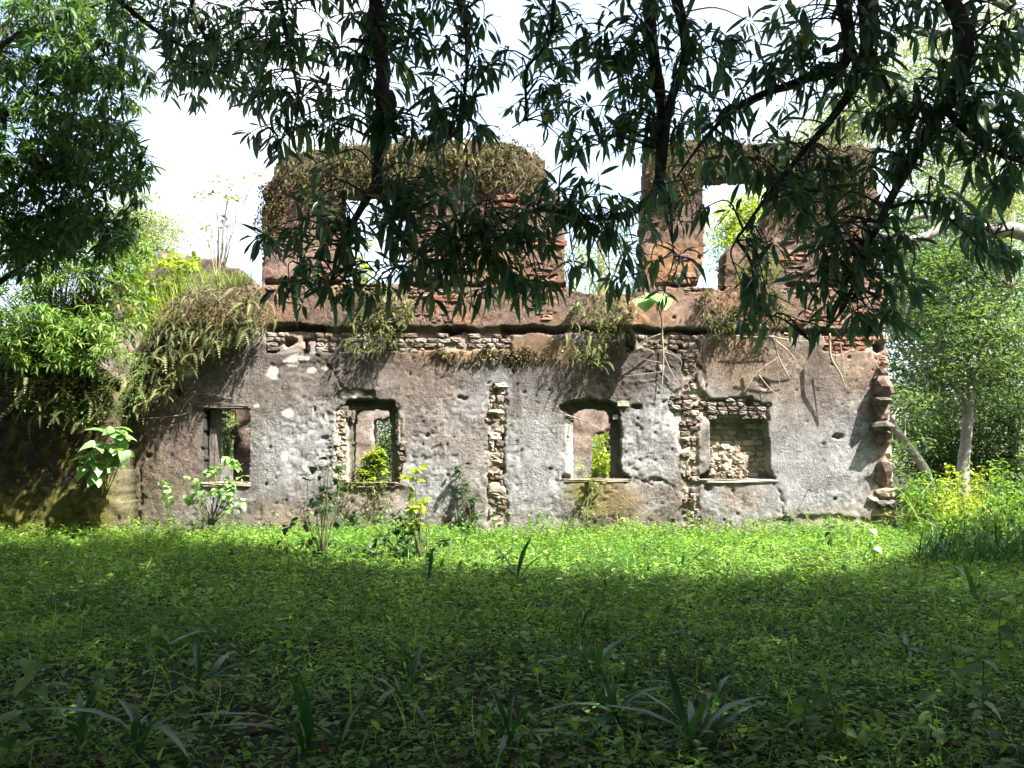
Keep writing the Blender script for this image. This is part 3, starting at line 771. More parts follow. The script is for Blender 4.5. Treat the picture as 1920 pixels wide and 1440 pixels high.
def rect_wall(name, x0, x1, y0, y1, h0, h1, mat, parent=RUIN, seed=0):
    """thick broken wall running in depth, ragged top"""
    n = 24; m = 16
    mb = MB(); V = []; 
    o = origin_of(parent)
    s = np.linspace(0, 1, n)
    top = h0 + (h1 - h0) * s + .25 * fbm(s * 6, s * 0 + seed, seed, 3)
    for side in (0, 1):
        for a in range(n):
            for b in range(m):
                xx = x0 + (x1 - x0) * (s[a] if abs(x1 - x0) > abs(y1 - y0) else side)
                yy_ = y0 + (y1 - y0) * (s[a] if abs(x1 - x0) <= abs(y1 - y0) else side)
                V.append((xx + rb.uniform(-.03, .03), yy_ + rb.uniform(-.03, .03), top[a] * b / (m - 1) - (.1 if b == 0 else 0)))
    Q = []
    for side in (0, 1):
        for a in range(n - 1):
            for b in range(m - 1):
                i0 = side * n * m + a * m + b
                q = (i0, i0 + m, i0 + m + 1, i0 + 1); Q.append(q if side == 0 else q[::-1])
    for a in range(n - 1):
        i0 = a * m + m - 1; Q.append((i0, i0 + m, i0 + m + n * m, i0 + n * m))
    for a in (0, n - 1):
        for b in range(m - 1):
            i0 = a * m + b; Q.append((i0, i0 + 1, i0 + 1 + n * m, i0 + n * m))
    mb.add(V, Q); return mb.build(name, M[mat], parent)
rect_wall('partition_wall', P(440, 800, 19.6).x, P(480, 800, 19.6).x, 19.6, 20.3, 4.0, 3.9, 'laterite', seed=3)
rect_wall('side_wall', P(1570, 800, 17).x, P(1570, 800, 17).x + .5, Y0 + .6, 21.5, 3.6, 2.6, 'laterite', seed=5)

# mossy end wall that leans out at the far left
MW = thing('mossy_wall', 'dark mossy stone wall stub at the left end of the ruin below hanging ferns', 'wall', (P(110, 960, 15.7).x, 15.9, 0))
YM = 15.7
def moss_solid(px, py, X, Z):
    jx, jy = jit(px, py, 8, .04, 13)
    top = np.interp(jx, [-400, -60, 40, 120, 180, 214], [560, 600, 640, 660, 700, 770])
    return (jy > top) & (jx < np.interp(jy, [600, 760, 880, 960, 1040], [190, 205, 214, 222, 226]))
def moss_colour(px, py, X, Z):
    n1 = fbm(px * .05, py * .03, 3, 5, .7); n2 = fbm(px * .12, py * .05, 7, 4, .7)
    C = np.empty(px.shape + (3,)); C[:] = (.05, .042, .028)
    for w, c in ((sstep(-.1, .3, n1), (.10, .092, .022)), (sstep(.1, .4, n2), (.045, .037, .03)), (sstep(880, 960, py) * .6, (.12, .12, .025)), (sstep(190, 215, px) * .6, (.16, .14, .1))):
        C = C * (1 - w[..., None]) + np.array(c) * w[..., None]
    return C
wall_sheet('wall_face', MW, YM, .9, np.arange(-14.5, P(236, 800, YM).x, .045), np.arange(-.2, 4.4, .045), moss_solid,
           lambda px, py, X, Z: .14 * fbm(X * 1.4, Z * .8, 4, 3) + .05 * fbm(X * 4, Z * 4, 9, 3) + .05 * fbm(X * 11, Z * 9, 5, 2) + .25 * sstep(170, 222, px), moss_colour)
# ------------------------------------------------------------------ foliage helpers
def leaf_pool(name, tpls, mat):
    out = []
    for t in tpls:
        mb = MB(); mb.place(t, np.zeros((1, 3)), np.eye(3)[None], np.ones(1), np.zeros(1))
        me = mb.mesh(name); me.materials.append(mat); out.append(me)
    return out
POOLS = {}
def emit_leaves(root, items, tpls, mat, name, most, rest_name, small=.0):
    """items: arrays pos, R, scale, variant. The largest in view become objects, the others one part"""
    pos, R, sc, var = items
    if len(pos) == 0: return
    key = (mat.name, id(tpls))
    if key not in POOLS: POOLS[key] = leaf_pool(name, tpls, mat)
    px, py = to_px(pos[:, 0], pos[:, 1], pos[:, 2])
    inside = (px > -20) & (px < 1940) & (py > -20) & (py < 1460)
    size = sc.reshape(len(sc), -1)[:, 0] / np.maximum(pos[:, 1], .5) * inside
    order = np.argsort(-size)
    big = order[:most] if most else order[:0]
    big = big[size[big] * FPX > small]
    o = origin_of(root)
    for i in big:
        m = Matrix(R[i].tolist()).to_4x4()
        s = sc[i] if np.ndim(sc[i]) else (sc[i],) * 3
        m = Matrix.Translation(pos[i] - o) @ m @ Matrix.Diagonal((*s, 1)) if np.ndim(sc[i]) else Matrix.Translation(pos[i] - o) @ m @ Matrix.Diagonal((float(sc[i]),) * 3 + (1,))
        link(name, POOLS[key][int(var[i]) % len(tpls)], None, root, matrix=m)
    rest = np.setdiff1d(np.arange(len(pos)), big)
    if len(rest):
        mb = MB()
        for k in range(len(tpls)):
            q = rest[var[rest] % len(tpls) == k]
            mb.place(tpls[k], pos[q], R[q], sc[q])
        mb.build(rest_name, mat, root, kind='stuff')
def ball(n, rng=RNG): return norm(rng.standard_normal((n, 3)))

def rosettes(tips, dirs, nlo, nhi, llo, lhi, rng, droop=.7, spread=1.0):
    pos, d, sc = [], [], []
    for p, t in zip(tips, dirs):
        n = rng.integers(nlo, nhi + 1)
        ph = rng.uniform(0, 2 * math.pi) + np.arange(n) * 2.4
        t = norm(np.asarray(t, float)); ref = np.array([.2, .9, .3]); u = norm(np.cross(t, ref)); v = np.cross(t, u)
        k = rng.uniform(.1, .9, n)
        dd = t[None] * (k * .9)[:, None] + spread * (np.cos(ph)[:, None] * u + np.sin(ph)[:, None] * v) * rng.uniform(.7, 1.1, n)[:, None]
        dd[:, 2] -= droop * rng.uniform(.2, 1.5) * rng.uniform(.4, 1.2, n)
        pos.append(np.asarray(p)[None] - t[None] * (rng.uniform(0, .1, n))[:, None] + norm(dd) * .02)
        d.append(norm(dd)); sc.append(rng.uniform(llo, lhi, n))
    pos = np.concatenate(pos); d = np.concatenate(d); sc = np.concatenate(sc)
    return pos, frames(d, rng.uniform(-.6, .6, len(d))), sc, rng.integers(0, 1000, len(d))

# ------------------------------------------------------------------ mango tree overhead
MANGO_BASE = np.array([5.2, -3.0, 0.0])
MT = thing('mango_tree', 'big dark mango tree whose leafy branches hang across the top of the view', 'tree', MANGO_BASE)
rng = np.random.default_rng(21)
mb = MB(); tube(mb, [MANGO_BASE + (0, 0, -.2), MANGO_BASE + (.1, .1, 1.5), MANGO_BASE + (-.2, .3, 3.2), MANGO_BASE + (-.4, .6, 5.2)], .42, .3, 12, 6, .05, flare=.3)
mb.build('trunk', M['bark'], MT, smooth=True)
def pl(pts, Y): return [np.array(P(x, y, Y if np.isscalar(Y) else yy)) for (x, y), yy in zip(pts, [Y] * len(pts) if np.isscalar(Y) else Y)]
BR = []
CROTCH = MANGO_BASE + (-.4, .6, 5.0)
def branch(pts, Y, r0, r1, up=True):
    L = pl(pts, Y)
    if up:
        top = L[0] + np.array([.15, -.5, 1.6]); mid = (top + CROTCH) / 2 + np.array([0, 0, 1.2])
        mb = MB(); tube(mb, [CROTCH, mid, top, L[0]], .16, r0, 8, 8, .03); mb.build('branch', M['bark'], MT, smooth=True)
    mb = MB(); S = tube(mb, L, r0, r1, 8, 7, .04); mb.build('branch', M['bark'], MT, smooth=True)
    BR.append(S)
branch([(700, -30), (716, 120), (712, 250), (706, 345)], 6.3, .055, .038)
branch([(706, 340), (672, 400), (636, 462), (622, 535)], [6.3, 6.2, 6.0, 5.9], .034, .010, False)
branch([(706, 340), (738, 420), (790, 480), (860, 512)], [6.3, 6.4, 6.5, 6.4], .028, .008, False)
branch([(1213, -30), (1225, 100), (1240, 200), (1236, 345)], 6.6, .05, .04)
branch([(1262, -30), (1286, 95), (1255, 200), (1240, 330)], 6.5, .045, .03)
branch([(1240, 345), (1185, 398), (1110, 408), (1020, 392), (930, 420), (850, 455)], [6.6, 6.5, 6.4, 6.3, 6.2, 6.1], .036, .006, False)
branch([(1240, 345), (1256, 385), (1262, 470)], 6.6, .024, .006, False)
branch([(1576, -30), (1588, 110), (1500, 152), (1400, 190), (1330, 250), (1270, 330)], [6, 6, 6.1, 6.2, 6.2, 6.3], .05, .008)
branch([(1620, -30), (1625, 80), (1612, 140), (1560, 222), (1500, 292), (1430, 380), (1380, 450)], [6, 6, 6, 6.1, 6.2, 6.2, 6.2], .055, .006)
branch([(1628, 90), (1652, 140), (1672, 180)], 6, .032, .018, False)
branch([(1770, -30), (1810, 75), (1792, 168), (1750, 230), (1705, 310), (1662, 390), (1620, 480), (1580, 580), (1520, 640)], [5.4, 5.4, 5.5, 5.6, 5.7, 5.8, 5.9, 6.0, 6.0], .06, .006)
branch([(1770, 205), (1830, 262), (1880, 290), (1960, 320)], 5.5, .025, .012, False)
branch([(1662, 390), (1740, 380), (1820, 440), (1900, 430)], [5.8, 5.9, 6, 6], .016, .005, False)
branch([(1040, -30), (1030, 75), (988, 130), (985, 215), (960, 240)], 7.0, .022, .006)
branch([(350, -30), (372, 40), (400, 110), (380, 150)], 8.5, .03, .008)
branch([(200, -20), (270, 40), (340, 85), (420, 100)], 9.0, .035, .008)
branch([(520, -30), (540, 80), (560, 190), (545, 260)], 6.8, .024, .006)
branch([(860, -30), (875, 90), (868, 210), (850, 255)], 6.6, .02, .006)
BP = np.concatenate(BR)
# where leaves hang: px centre, radii, count, depth range
ZONES = [(620, 110, 120, 120, 26, 6.0, 7.4), (790, 120, 110, 130, 30, 6.0, 7.2), (560, 260, 70, 60, 9, 5.8, 6.6), (850, 215, 70, 50, 9, 6.0, 6.8), (470, 170, 50, 30, 5, 6.8, 7.6), (900, 20, 40, 40, 3, 6.4, 7),
         (580, 430, 90, 60, 12, 5.6, 6.3), (540, 540, 30, 20, 3, 5.4, 5.8), (690, 545, 30, 10, 2, 5.2, 5.6),
         (790, 390, 70, 60, 12, 5.8, 6.6), (900, 440, 130, 85, 20, 5.7, 6.6), (820, 510, 90, 50, 11, 5.6, 6.2), (960, 520, 80, 45, 9, 5.7, 6.2), (1010, 400, 60, 50, 6, 6, 6.6),
         (1000, 130, 40, 110, 9, 6.8, 7.4), (1120, 180, 80, 100, 17, 6.2, 7.0), (1180, 60, 80, 60, 12, 6.3, 7), (1220, 220, 60, 70, 8, 6.3, 6.8), (1090, 250, 40, 40, 4, 6, 6.6),
         (1150, 390, 90, 50, 10, 6.2, 6.8), (1130, 480, 60, 60, 6, 6, 6.6), (1290, 390, 30, 26, 2, 5.6, 5.9), (1220, 500, 50, 40, 3, 6, 6.4),
         (1400, 120, 110, 100, 18, 6.0, 6.8), (1350, 250, 80, 60, 9, 6.1, 6.8), (1560, 90, 110, 90, 18, 5.8, 6.6), (1740, 100, 110, 110, 20, 5.2, 6.2), (1870, 140, 70, 120, 14, 5.0, 5.8), (1700, 250, 80, 60, 9, 5.4, 6.2), (1850, 260, 80, 60, 9, 5.2, 5.9),
         (1480, 330, 80, 60, 10, 5.9, 6.6), (1600, 380, 90, 90, 18, 5.7, 6.5), (1500, 500, 100, 70, 10, 5.8, 6.4), (1610, 510, 60, 70, 8, 5.6, 6.2), (1690, 470, 50, 70, 5, 5.6, 6.1), (1560, 580, 70, 40, 3, 5.7, 6.2), (1650, 590, 40, 20, 2, 5.5, 5.9),
         (1800, 360, 90, 40, 6, 5.6, 6.3), (1880, 420, 50, 60, 4, 5.6, 6.3), (1430, 600, 50, 30, 3, 5.8, 6.2), (1240, 560, 20, 15, 1, 6, 6.2),
         (420, 60, 110, 60, 26, 7.6, 9.5), (300, 60, 90, 70, 20, 8.5, 10), (440, 130, 70, 40, 10, 7.2, 8.5), (340, 150, 60, 50, 7, 8.5, 10)]
tips, dirs = [], []
tw = MB()
for cx, cy, rx, ry, n, ya, yb in ZONES:
    for _ in range(max(1, int(n * 1.55))):
        a, r = rng.uniform(0, 2 * math.pi), math.sqrt(rng.random())
        Y = rng.uniform(ya, yb)
        p = np.array(P(cx + 1.25 * rx * r * math.cos(a), cy + 1.2 * ry * r * math.sin(a), Y))
        c = BP + 0.0
        dist = np.linalg.norm((c - p) * (1, .6, 1), axis=1) + .5 * np.maximum(0, p[2] - c[:, 2])
        q = c[np.argmin(dist)]
        mid = (p + q) / 2 + np.array([rng.normal(0, .05), rng.normal(0, .05), rng.uniform(.02, .16)])
        L = tube(tw, [q, mid, p], .0085, .0035, 4, 4)
        t = norm(p - mid + rng.normal(0, .15, 3)); t[2] -= .15
        tips.append(p); dirs.append(t)
        if rng.random() < .6:
            m = L[len(L) // 2 + rng.integers(-1, 2)]; t2 = norm(rng.normal(0, 1, 3)); t2[2] -= .3; e = m + norm(t2) * rng.uniform(.12, .26)
            tube(tw, [m, (m + e) / 2 + (0, 0, .02), e], .005, .003, 4, 2); tips.append(e); dirs.append(t2)
tw.build('twigs', M['bark'], MT, kind='stuff')
emit_leaves(MT, rosettes(tips, dirs, 5, 10, .11, .235, rng, .55), MANGO, M['mango'], 'leaf', 290, 'hanging_leaves')
# the crown overhead, which keeps sun off the near lawn
GX = [-30, -9, -7.5, -6.2, -5.2, -4.4, -3.4, -2.2, 0, 1.8, 3.2, 4.6, 5.8, 7.2, 9, 30]
GYB = [14.9, 14.9, 14.7, 14.6, 14.6, 14.0, 12.2, 11.1, 10.6, 10.3, 10.3, 11.0, 12.3, 13.4, 12.4, 12]
n = 105000
g = np.stack([rng.uniform(-24, 17, n), rng.uniform(-12, 16, n)], -1)
edge = np.interp(g[:, 0], GX, GYB) + 1.0 * fbm(g[:, 0] * 1.1, g[:, 0] * 0, 8, 4) + rng.normal(0, .5, n)
clump = fbm(g[:, 0] * .55, g[:, 1] * .55, 17, 3)
keep = (g[:, 1] < edge) & ((clump > -.55) | (rng.random(n) < .4)) & ~((g[:, 0] < -9.6) & (g[:, 1] > 11.5) & (fbm(g[:, 0] * .8, g[:, 1] * .8, 19, 2) < .22))
g = g[keep]
h = rng.uniform(7.4, 12.5, len(g))
sx, sy = SUN.x / SUN.z, SUN.y / SUN.z
pos = np.stack([g[:, 0] + sx * h, g[:, 1] + sy * h, h], -1)
need = CAM_H + .575 * np.maximum(pos[:, 1], 0) + .5
low = pos[:, 2] < need
h2 = np.where(low, np.maximum(h, (CAM_H + .5 + .575 * g[:, 1]) / (1 - .575 * sy)) + rng.uniform(0, 1.5, len(h)), h)
pos = np.stack([g[:, 0] + sx * h2, g[:, 1] + sy * h2, h2], -1)
d = ball(len(pos), rng); d[:, 2] = -np.abs(d[:, 2]) * .5
mb = MB(); mb.place(DIA, pos, frames(d, rng.uniform(-.8, .8, len(d))), rng.uniform(.42, .7, len(d)))
mb.build('crown', M['mango_top'], MT, kind='stuff')
# limbs carrying that crown
for k in range(9):
    a = k / 9 * 2 * math.pi + .3; e = CROTCH + np.array([math.cos(a) * rng.uniform(4, 8), math.sin(a) * rng.uniform(3, 5), rng.uniform(4, 6)])
    if e[2] < CAM_H + .575 * max(e[1], 0) + .6: e[2] = CAM_H + .575 * max(e[1], 0) + 1
    mb = MB(); tube(mb, [CROTCH, (CROTCH + e) / 2 + (0, 0, .8), e], .17, .04, 8, 7, .03); mb.build('limb', M['bark'], MT, smooth=True)

# staghorn fern gripping the hanging limb
sp = np.array(P(722, 195, 6.22))
SF = thing('staghorn_fern', 'staghorn fern with drooping forked fronds gripping the hanging limb at upper centre left', 'fern', sp)
STAG = [blade_tpl([0, .2, .45, .7, .88, 1], [.03, .10, .13, .08, .05, 0], b, .2, .02) for b in (.3, .6)]
n = 13
d = np.stack([rng.uniform(-.25, .75, n), rng.uniform(-.7, .1, n), rng.uniform(-1.2, -.5, n)], -1)
emit_leaves(SF, (np.tile(sp, (n, 1)) + rng.normal(0, .04, (n, 3)), frames(d, rng.uniform(-1, 1, n)), rng.uniform(.28, .5, n), rng.integers(0, 9, n)), STAG, M['strap'], 'frond', 40, 'foliage')
mb = MB(); tube(mb, [sp + (-.05, -.02, .1), sp + (.03, -.05, .02), sp + (.03, -.03, -.1)], .06, .05, 8, 5, .1); mb.build('root_ball', M['bark'], SF)

# ------------------------------------------------------------------ crown made of leaf sprays
def crown_sprays(clusters, per, size, flat, lsize, rng, tpl=DIA, mb=None, nrm_up=.5):
    mb = mb or MB()
    C = np.asarray(clusters)
    n = len(C) * per
    c = np.repeat(C, per, 0)
    off = rng.standard_normal((n, 3)) * size; off[:, 2] *= flat
    pos = c + off
    d = ball(n, rng); d[:, 2] = d[:, 2] * .4 - .25
    cr = np.repeat(rng.random(len(C)), per)
    mb.place(tpl, pos, frames(d, rng.uniform(-nrm_up, nrm_up, n)), rng.uniform(lsize * .7, lsize * 1.3, n), np.clip(cr * .6 + rng.random(n) * .4, 0, .999))
    return mb
def px_clusters(regs, rng):
    out = []
    for cx, cy, rx, ry, n, ya, yb in regs:
        for _ in range(n):
            a, r = rng.uniform(0, 2 * math.pi), math.sqrt(rng.random())
            out.append(np.array(P(cx + rx * r * math.cos(a), cy + ry * r * math.sin(a), rng.uniform(ya, yb))))
    return out
def tree(name, label, base, trunk, limbs, regs, per, size, flat, lsize, mat, bark, seed, tpl=DIA, group=None, r=(.2, .1), twig=True, cat='tree'):
    rng = np.random.default_rng(seed)
    T = thing(name, label, cat, base, group)
    mb = MB(); tr = tube(mb, trunk, r[0], r[1], 10, 6, .03, flare=r[0] * .5); mb.build('trunk', M[bark], T, smooth=True)
    pts = [tr]
    for L, a, b in limbs:
        mb = MB(); pts.append(tube(mb, L, a, b, 7, 6, .03)); mb.build('limb', M[bark], T, smooth=True)
    cl = px_clusters(regs, rng)
    if twig and cl:
        PT = np.concatenate(pts); mb = MB()
        for c in cl:
            q = PT[np.argmin(np.linalg.norm(PT - c, axis=1) + .4 * np.maximum(0, PT[:, 2] - c[2]))]
            tube(mb, [q, (q + c) / 2 + rng.normal(0, .12, 3), c], max(.012, .02), .005, 4, 3)
        mb.build('twigs', M[bark], T, kind='stuff')
    if cl: crown_sprays(cl, per, size, flat, lsize, rng, tpl).build('crown', M[mat], T, kind='stuff')
    return T

# left tree: dense narrow leaves, drooping rosettes
LT = thing('leafy_tree', 'dense dark green narrow leaved tree filling the upper left corner', 'tree', (-9.6, 12.2, 0))
rng = np.random.default_rng(31)
mb = MB(); trl = tube(mb, [(-9.6, 12.2, -.1), (-9.5, 12.0, 2), (-9.2, 12.1, 4.2), (-8.9, 11.8, 7)], .28, .16, 10, 6, .04, flare=.15); mb.build('trunk', M['bark'], LT, smooth=True)
LB = [trl]
for pts in ([(60, 330), (130, 300), (210, 250)], [(40, 500), (110, 450), (190, 420)], [(30, 200), (120, 130), (240, 90)], [(20, 420), (90, 400), (240, 330)], [(40, 60), (150, 20), (260, -20)]):
    L = pl(pts, 11.6); mb = MB(); LB.append(tube(mb, [L[0] + (-.8, .3, -.4)] + L, .05, .012, 6, 6, .03)); mb.build('limb', M['bark'], LT, smooth=True)
LBP = np.concatenate(LB)
tips, dirs = [], []; tw = MB()
for cx, cy, rx, ry, n in ((60, 60, 120, 110, 130), (170, 60, 110, 80, 80), (60, 220, 110, 120, 140), (160, 200, 90, 100, 80), (80, 370, 110, 100, 130), (190, 300, 80, 80, 70), (235, 315, 50, 40, 24), (250, 150, 40, 60, 14), (170, 420, 80, 50, 40), (60, 460, 90, 50, 60), (170, 450, 70, 40, 30), (240, 400, 40, 40, 8), (-80, 250, 80, 280, 90)):
    for _ in range(n):
        a, r_ = rng.uniform(0, 2 * math.pi), math.sqrt(rng.random())
        p = np.array(P(cx + rx * r_ * math.cos(a), cy + ry * r_ * math.sin(a), rng.uniform(10.6, 12.8)))
        q = LBP[np.argmin(np.linalg.norm(LBP - p, axis=1))]
        tube(tw, [q, (p + q) / 2 + (0, 0, .1), p], .008, .004, 3, 2)
        t = norm(p - q); t[2] -= .2; tips.append(p); dirs.append(t)
tw.build('twigs', M['bark'], LT, kind='stuff')
emit_leaves(LT, rosettes(tips, dirs, 10, 16, .14, .25, rng, .6), MANGO[:3], M['mango_left'], 'leaf', 200, 'crown')

# ------------------------------------------------------------------ trees behind and to the right
A = lambda x, y, Y: np.array(P(x, y, Y))
tree('shade_tree', 'pale trunked shade tree with wide layered crown standing right of the ruin', (A(1806, 905, 23)[0], 23, 0), [(A(1806, 905, 23)[0], 23, -.1), A(1806, 880, 23), A(1812, 820, 23), A(1816, 755, 23)],
     [([A(1816, 760, 23), A(1780, 715, 22.6), A(1720, 690, 22), A(1675, 640, 22)], .10, .02), ([A(1816, 760, 23), A(1830, 690, 23), A(1860, 610, 22.6), A(1900, 540, 22)], .11, .03), ([A(1820, 730, 23), A(1815, 640, 23.5), A(1780, 560, 24), A(1740, 500, 24)], .09, .02), ([A(1822, 720, 23), A(1880, 680, 23), A(1960, 640, 23)], .08, .02)],
     [(1760, 520, 110, 70, 60, 21, 25), (1870, 520, 90, 90, 55, 21, 25), (1730, 620, 80, 60, 42, 20.5, 24), (1850, 640, 90, 60, 38, 21, 25), (1730, 720, 70, 60, 36, 21, 25), (1880, 740, 60, 50, 24, 22, 26), (1700, 440, 60, 50, 22, 22, 25), (1860, 420, 80, 60, 40, 22, 26), (1800, 350, 110, 50, 26, 22, 26), (1690, 560, 30, 60, 14, 21, 24), (1900, 620, 40, 90, 24, 21, 25)],
     75, .55, .16, .15, 'right', 'palebark', 41, r=(.17, .13))
tree('leaning_tree', 'slim leaning pale trunk beside the right corner of the ruin', (A(1752, 915, 20)[0], 20, 0), [(A(1760, 930, 20)[0], 20, -.1), A(1738, 890, 20), A(1706, 840, 19.9), A(1676, 800, 19.8), A(1640, 740, 19.8)], [], [(1700, 790, 30, 60, 8, 19, 21)], 90, .3, .4, .14, 'right', 'palebark', 42, r=(.11, .08))
tree('dark_tree', 'low dark tree mass at the far right edge behind the pale trunk', (A(1900, 900, 27)[0], 27, 0), [(A(1900, 900, 27)[0], 27, -.1), A(1900, 840, 27), A(1895, 780, 27)], [([A(1895, 800, 27), A(1850, 770, 27), A(1800, 760, 27)], .08, .02)],
     [(1880, 800, 70, 60, 34, 26, 29), (1770, 830, 60, 60, 24, 26, 29), (1720, 800, 60, 80, 20, 26, 29), (1830, 880, 120, 30, 34, 26, 29)], 120, .5, .4, .17, 'right', 'bark', 43)
tree('backdrop_tree', 'broad mid green tree filling the space behind the pale trunked one at right', (A(1760, 880, 31)[0], 31, 0), [(A(1760, 880, 31)[0], 31, -.1), A(1760, 800, 31), A(1765, 680, 31), A(1770, 560, 31)],
     [([A(1765, 680, 31), A(1700, 600, 31), A(1680, 540, 31)], .12, .03), ([A(1765, 660, 31), A(1850, 580, 31), A(1890, 500, 31)], .12, .03)],
     [(1740, 560, 90, 80, 46, 29, 33), (1870, 580, 80, 90, 46, 29, 33), (1760, 700, 100, 70, 46, 29, 33), (1890, 720, 70, 70, 34, 29, 33), (1700, 780, 60, 60, 24, 29, 33), (1780, 430, 120, 70, 40, 29, 33)], 60, .75, .22, .22, 'right', 'palebark', 48, r=(.22, .15))
tree('spreading_tree', 'tall tree at right whose pale thick limb reaches left behind the hanging leaves', (14.0, 18.5, 0), [(14, 18.5, -.1), (13.9, 18.5, 3), (13.2, 18.4, 5.5), (12.6, 18.2, 7.2)],
     [([(13.4, 18.4, 4.6), A(1935, 445, 18), A(1860, 432, 18), A(1790, 412, 18), A(1740, 442, 18), A(1690, 448, 18), A(1600, 430, 18.4)], .2, .05), ([A(1800, 420, 18), A(1740, 404, 18), A(1680, 415, 18.2), A(1640, 390, 18.4)], .09, .03), ([(12.6, 18.2, 7.2), A(1900, 20, 18), A(1830, 45, 18), A(1740, 60, 18), A(1640, 40, 18.5)], .15, .04), ([A(1920, 240, 18), A(1850, 240, 18), A(1800, 250, 18), A(1660, 215, 18.5), A(1640, 180, 18.5)], .08, .02)],
     [(1640, 200, 80, 70, 34, 17.5, 21), (1780, 300, 90, 60, 26, 17.5, 20), (1880, 90, 60, 70, 18, 17, 20), (1720, 110, 70, 60, 18, 18, 21), (1560, 240, 60, 40, 18, 18.5, 21), (1880, 380, 50, 40, 12, 17.5, 20)],
     120, .38, .35, .11, 'pale_thin', 'palebark', 44, r=(.38, .26))
tree('feathery_tree', 'sunlit yellow green tree seen through the upper right window opening', (A(1420, 800, 26)[0], 26, 0), [(A(1420, 800, 26)[0], 26, -.1), A(1425, 700, 26), A(1420, 560, 26), A(1410, 480, 26)], [([A(1420, 560, 26), A(1380, 480, 26), A(1360, 430, 26)], .06, .02)],
     [(1400, 420, 60, 40, 22, 25, 27), (1370, 470, 40, 40, 8, 25, 27), (1440, 370, 50, 30, 10, 25, 27)], 110, .4, .5, .14, 'yellow', 'palebark', 45)
tree('thin_tree', 'thin pale leaved tree showing in the gap between the two upper walls', (A(1130, 800, 27)[0], 27, 0), [(A(1130, 800, 27)[0], 27, -.1), A(1130, 600, 27), A(1125, 450, 27)], [([A(1128, 560, 27), A(1090, 480, 27), A(1080, 420, 27)], .05, .015), ([A(1128, 560, 27), A(1165, 480, 27), A(1175, 400, 27)], .05, .015)],
     [(1120, 500, 60, 40, 15, 26, 28), (1150, 420, 40, 50, 8, 26, 28), (1090, 380, 30, 40, 3, 26, 28), (960, 250, 30, 20, 1, 26, 28)], 70, .4, .5, .14, 'pale_thin', 'palebark', 46)
tree('hazy_tree', 'distant pale feathery tree beyond the left end of the ruin', (A(260, 800, 30)[0], 30, 0), [(A(260, 800, 30)[0], 30, -.1), A(262, 650, 30), A(258, 480, 30), A(255, 420, 30)], [([A(258, 500, 30), A(300, 440, 30), A(320, 410, 30)], .06, .02), ([A(258, 500, 30), A(220, 430, 30)], .06, .02)],
     [(250, 400, 40, 40, 18, 29, 31), (285, 430, 50, 30, 22, 29, 31), (230, 450, 50, 50, 30, 29, 31), (300, 470, 40, 20, 12, 29, 31)], 110, .42, .4, .13, 'pale_thin', 'palebark', 47)
for k, (px, py, nm, lab, mt) in enumerate(((1135, 800, 'doorway_tree', 'bright leafy tree seen through the rear doorway of the third window', 'yellow'), (735, 760, 'rear_tree', 'dark green tree seen at right inside the second window', 'dark'), (420, 800, 'inner_tree', 'leafy tree behind the first window with the dark strip for jamb shade', 'right'))):
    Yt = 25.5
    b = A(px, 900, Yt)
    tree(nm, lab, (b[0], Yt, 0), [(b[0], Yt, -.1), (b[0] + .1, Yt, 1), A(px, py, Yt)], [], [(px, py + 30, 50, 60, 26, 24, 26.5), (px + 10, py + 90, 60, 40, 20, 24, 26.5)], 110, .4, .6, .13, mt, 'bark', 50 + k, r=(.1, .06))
# unseen wood added behind and beside the viewer to cut sky light
rng = np.random.default_rng(61); cl = []
for _ in range(900):
    s = rng.random()
    if s < .45: cl.append((rng.uniform(-26, 24), rng.uniform(-16, -10), rng.uniform(0, 12)))
    elif s < .75: cl.append((rng.uniform(-24, -15), rng.uniform(-14, 11), rng.uniform(0, 11)))
    else: cl.append((rng.uniform(17, 24), rng.uniform(-14, 7), rng.uniform(0, 7.5)))
o = crown_sprays(cl, 34, .9, .7, .6, rng).build('sky_block_wood', M['dark'], kind='stuff')
set_props(o, 'unseen dark wood added round the clearing behind the viewer to block sky light', 'wood')
for k, (x_, y_, h_) in enumerate(((17, 25, 8), (21, 20, 7.5), (-15, 21, 7), (24, 30, 9))):
    r5 = np.random.default_rng(80 + k)
    T = thing('shade_tree', ('leafy tree farther right outside the herb patch', 'leafy tree at the right side of the clearing', 'leafy tree beyond the mossy wall at left', 'tall tree at the back of the clearing on the right')[k], 'tree', (x_, y_, 0))
    mb = MB(); tube(mb, [(x_, y_, -.1), (x_ + .1, y_, h_ * .3), (x_ - .1, y_ + .1, h_ * .6)], .2, .1, 9, 6, .04, flare=.1); mb.build('trunk', M['palebark'], T, smooth=True)
    cl = np.array([x_, y_, h_ * .68]) + r5.normal(0, 1, (90, 3)) * (1.5, 1.3, h_ * .16)
    crown_sprays(cl, 70, .55, .25, .17, r5).build('crown', M['right'], T, kind='stuff')
# far wood closing the horizon
mb = MB(); rng = np.random.default_rng(60)
cl = [np.array([x, rng.uniform(60, 75), rng.uniform(.3, 4.5 + 1.5 * math.sin(x * .2))]) for x in rng.uniform(-60, 70, 700)]
o = crown_sprays(cl, 60, .9, .7, .5, rng).build('far_wood', M['pale_thin'], kind='stuff')
set_props(o, 'far line of trees beyond the ruin at the horizon', 'wood')
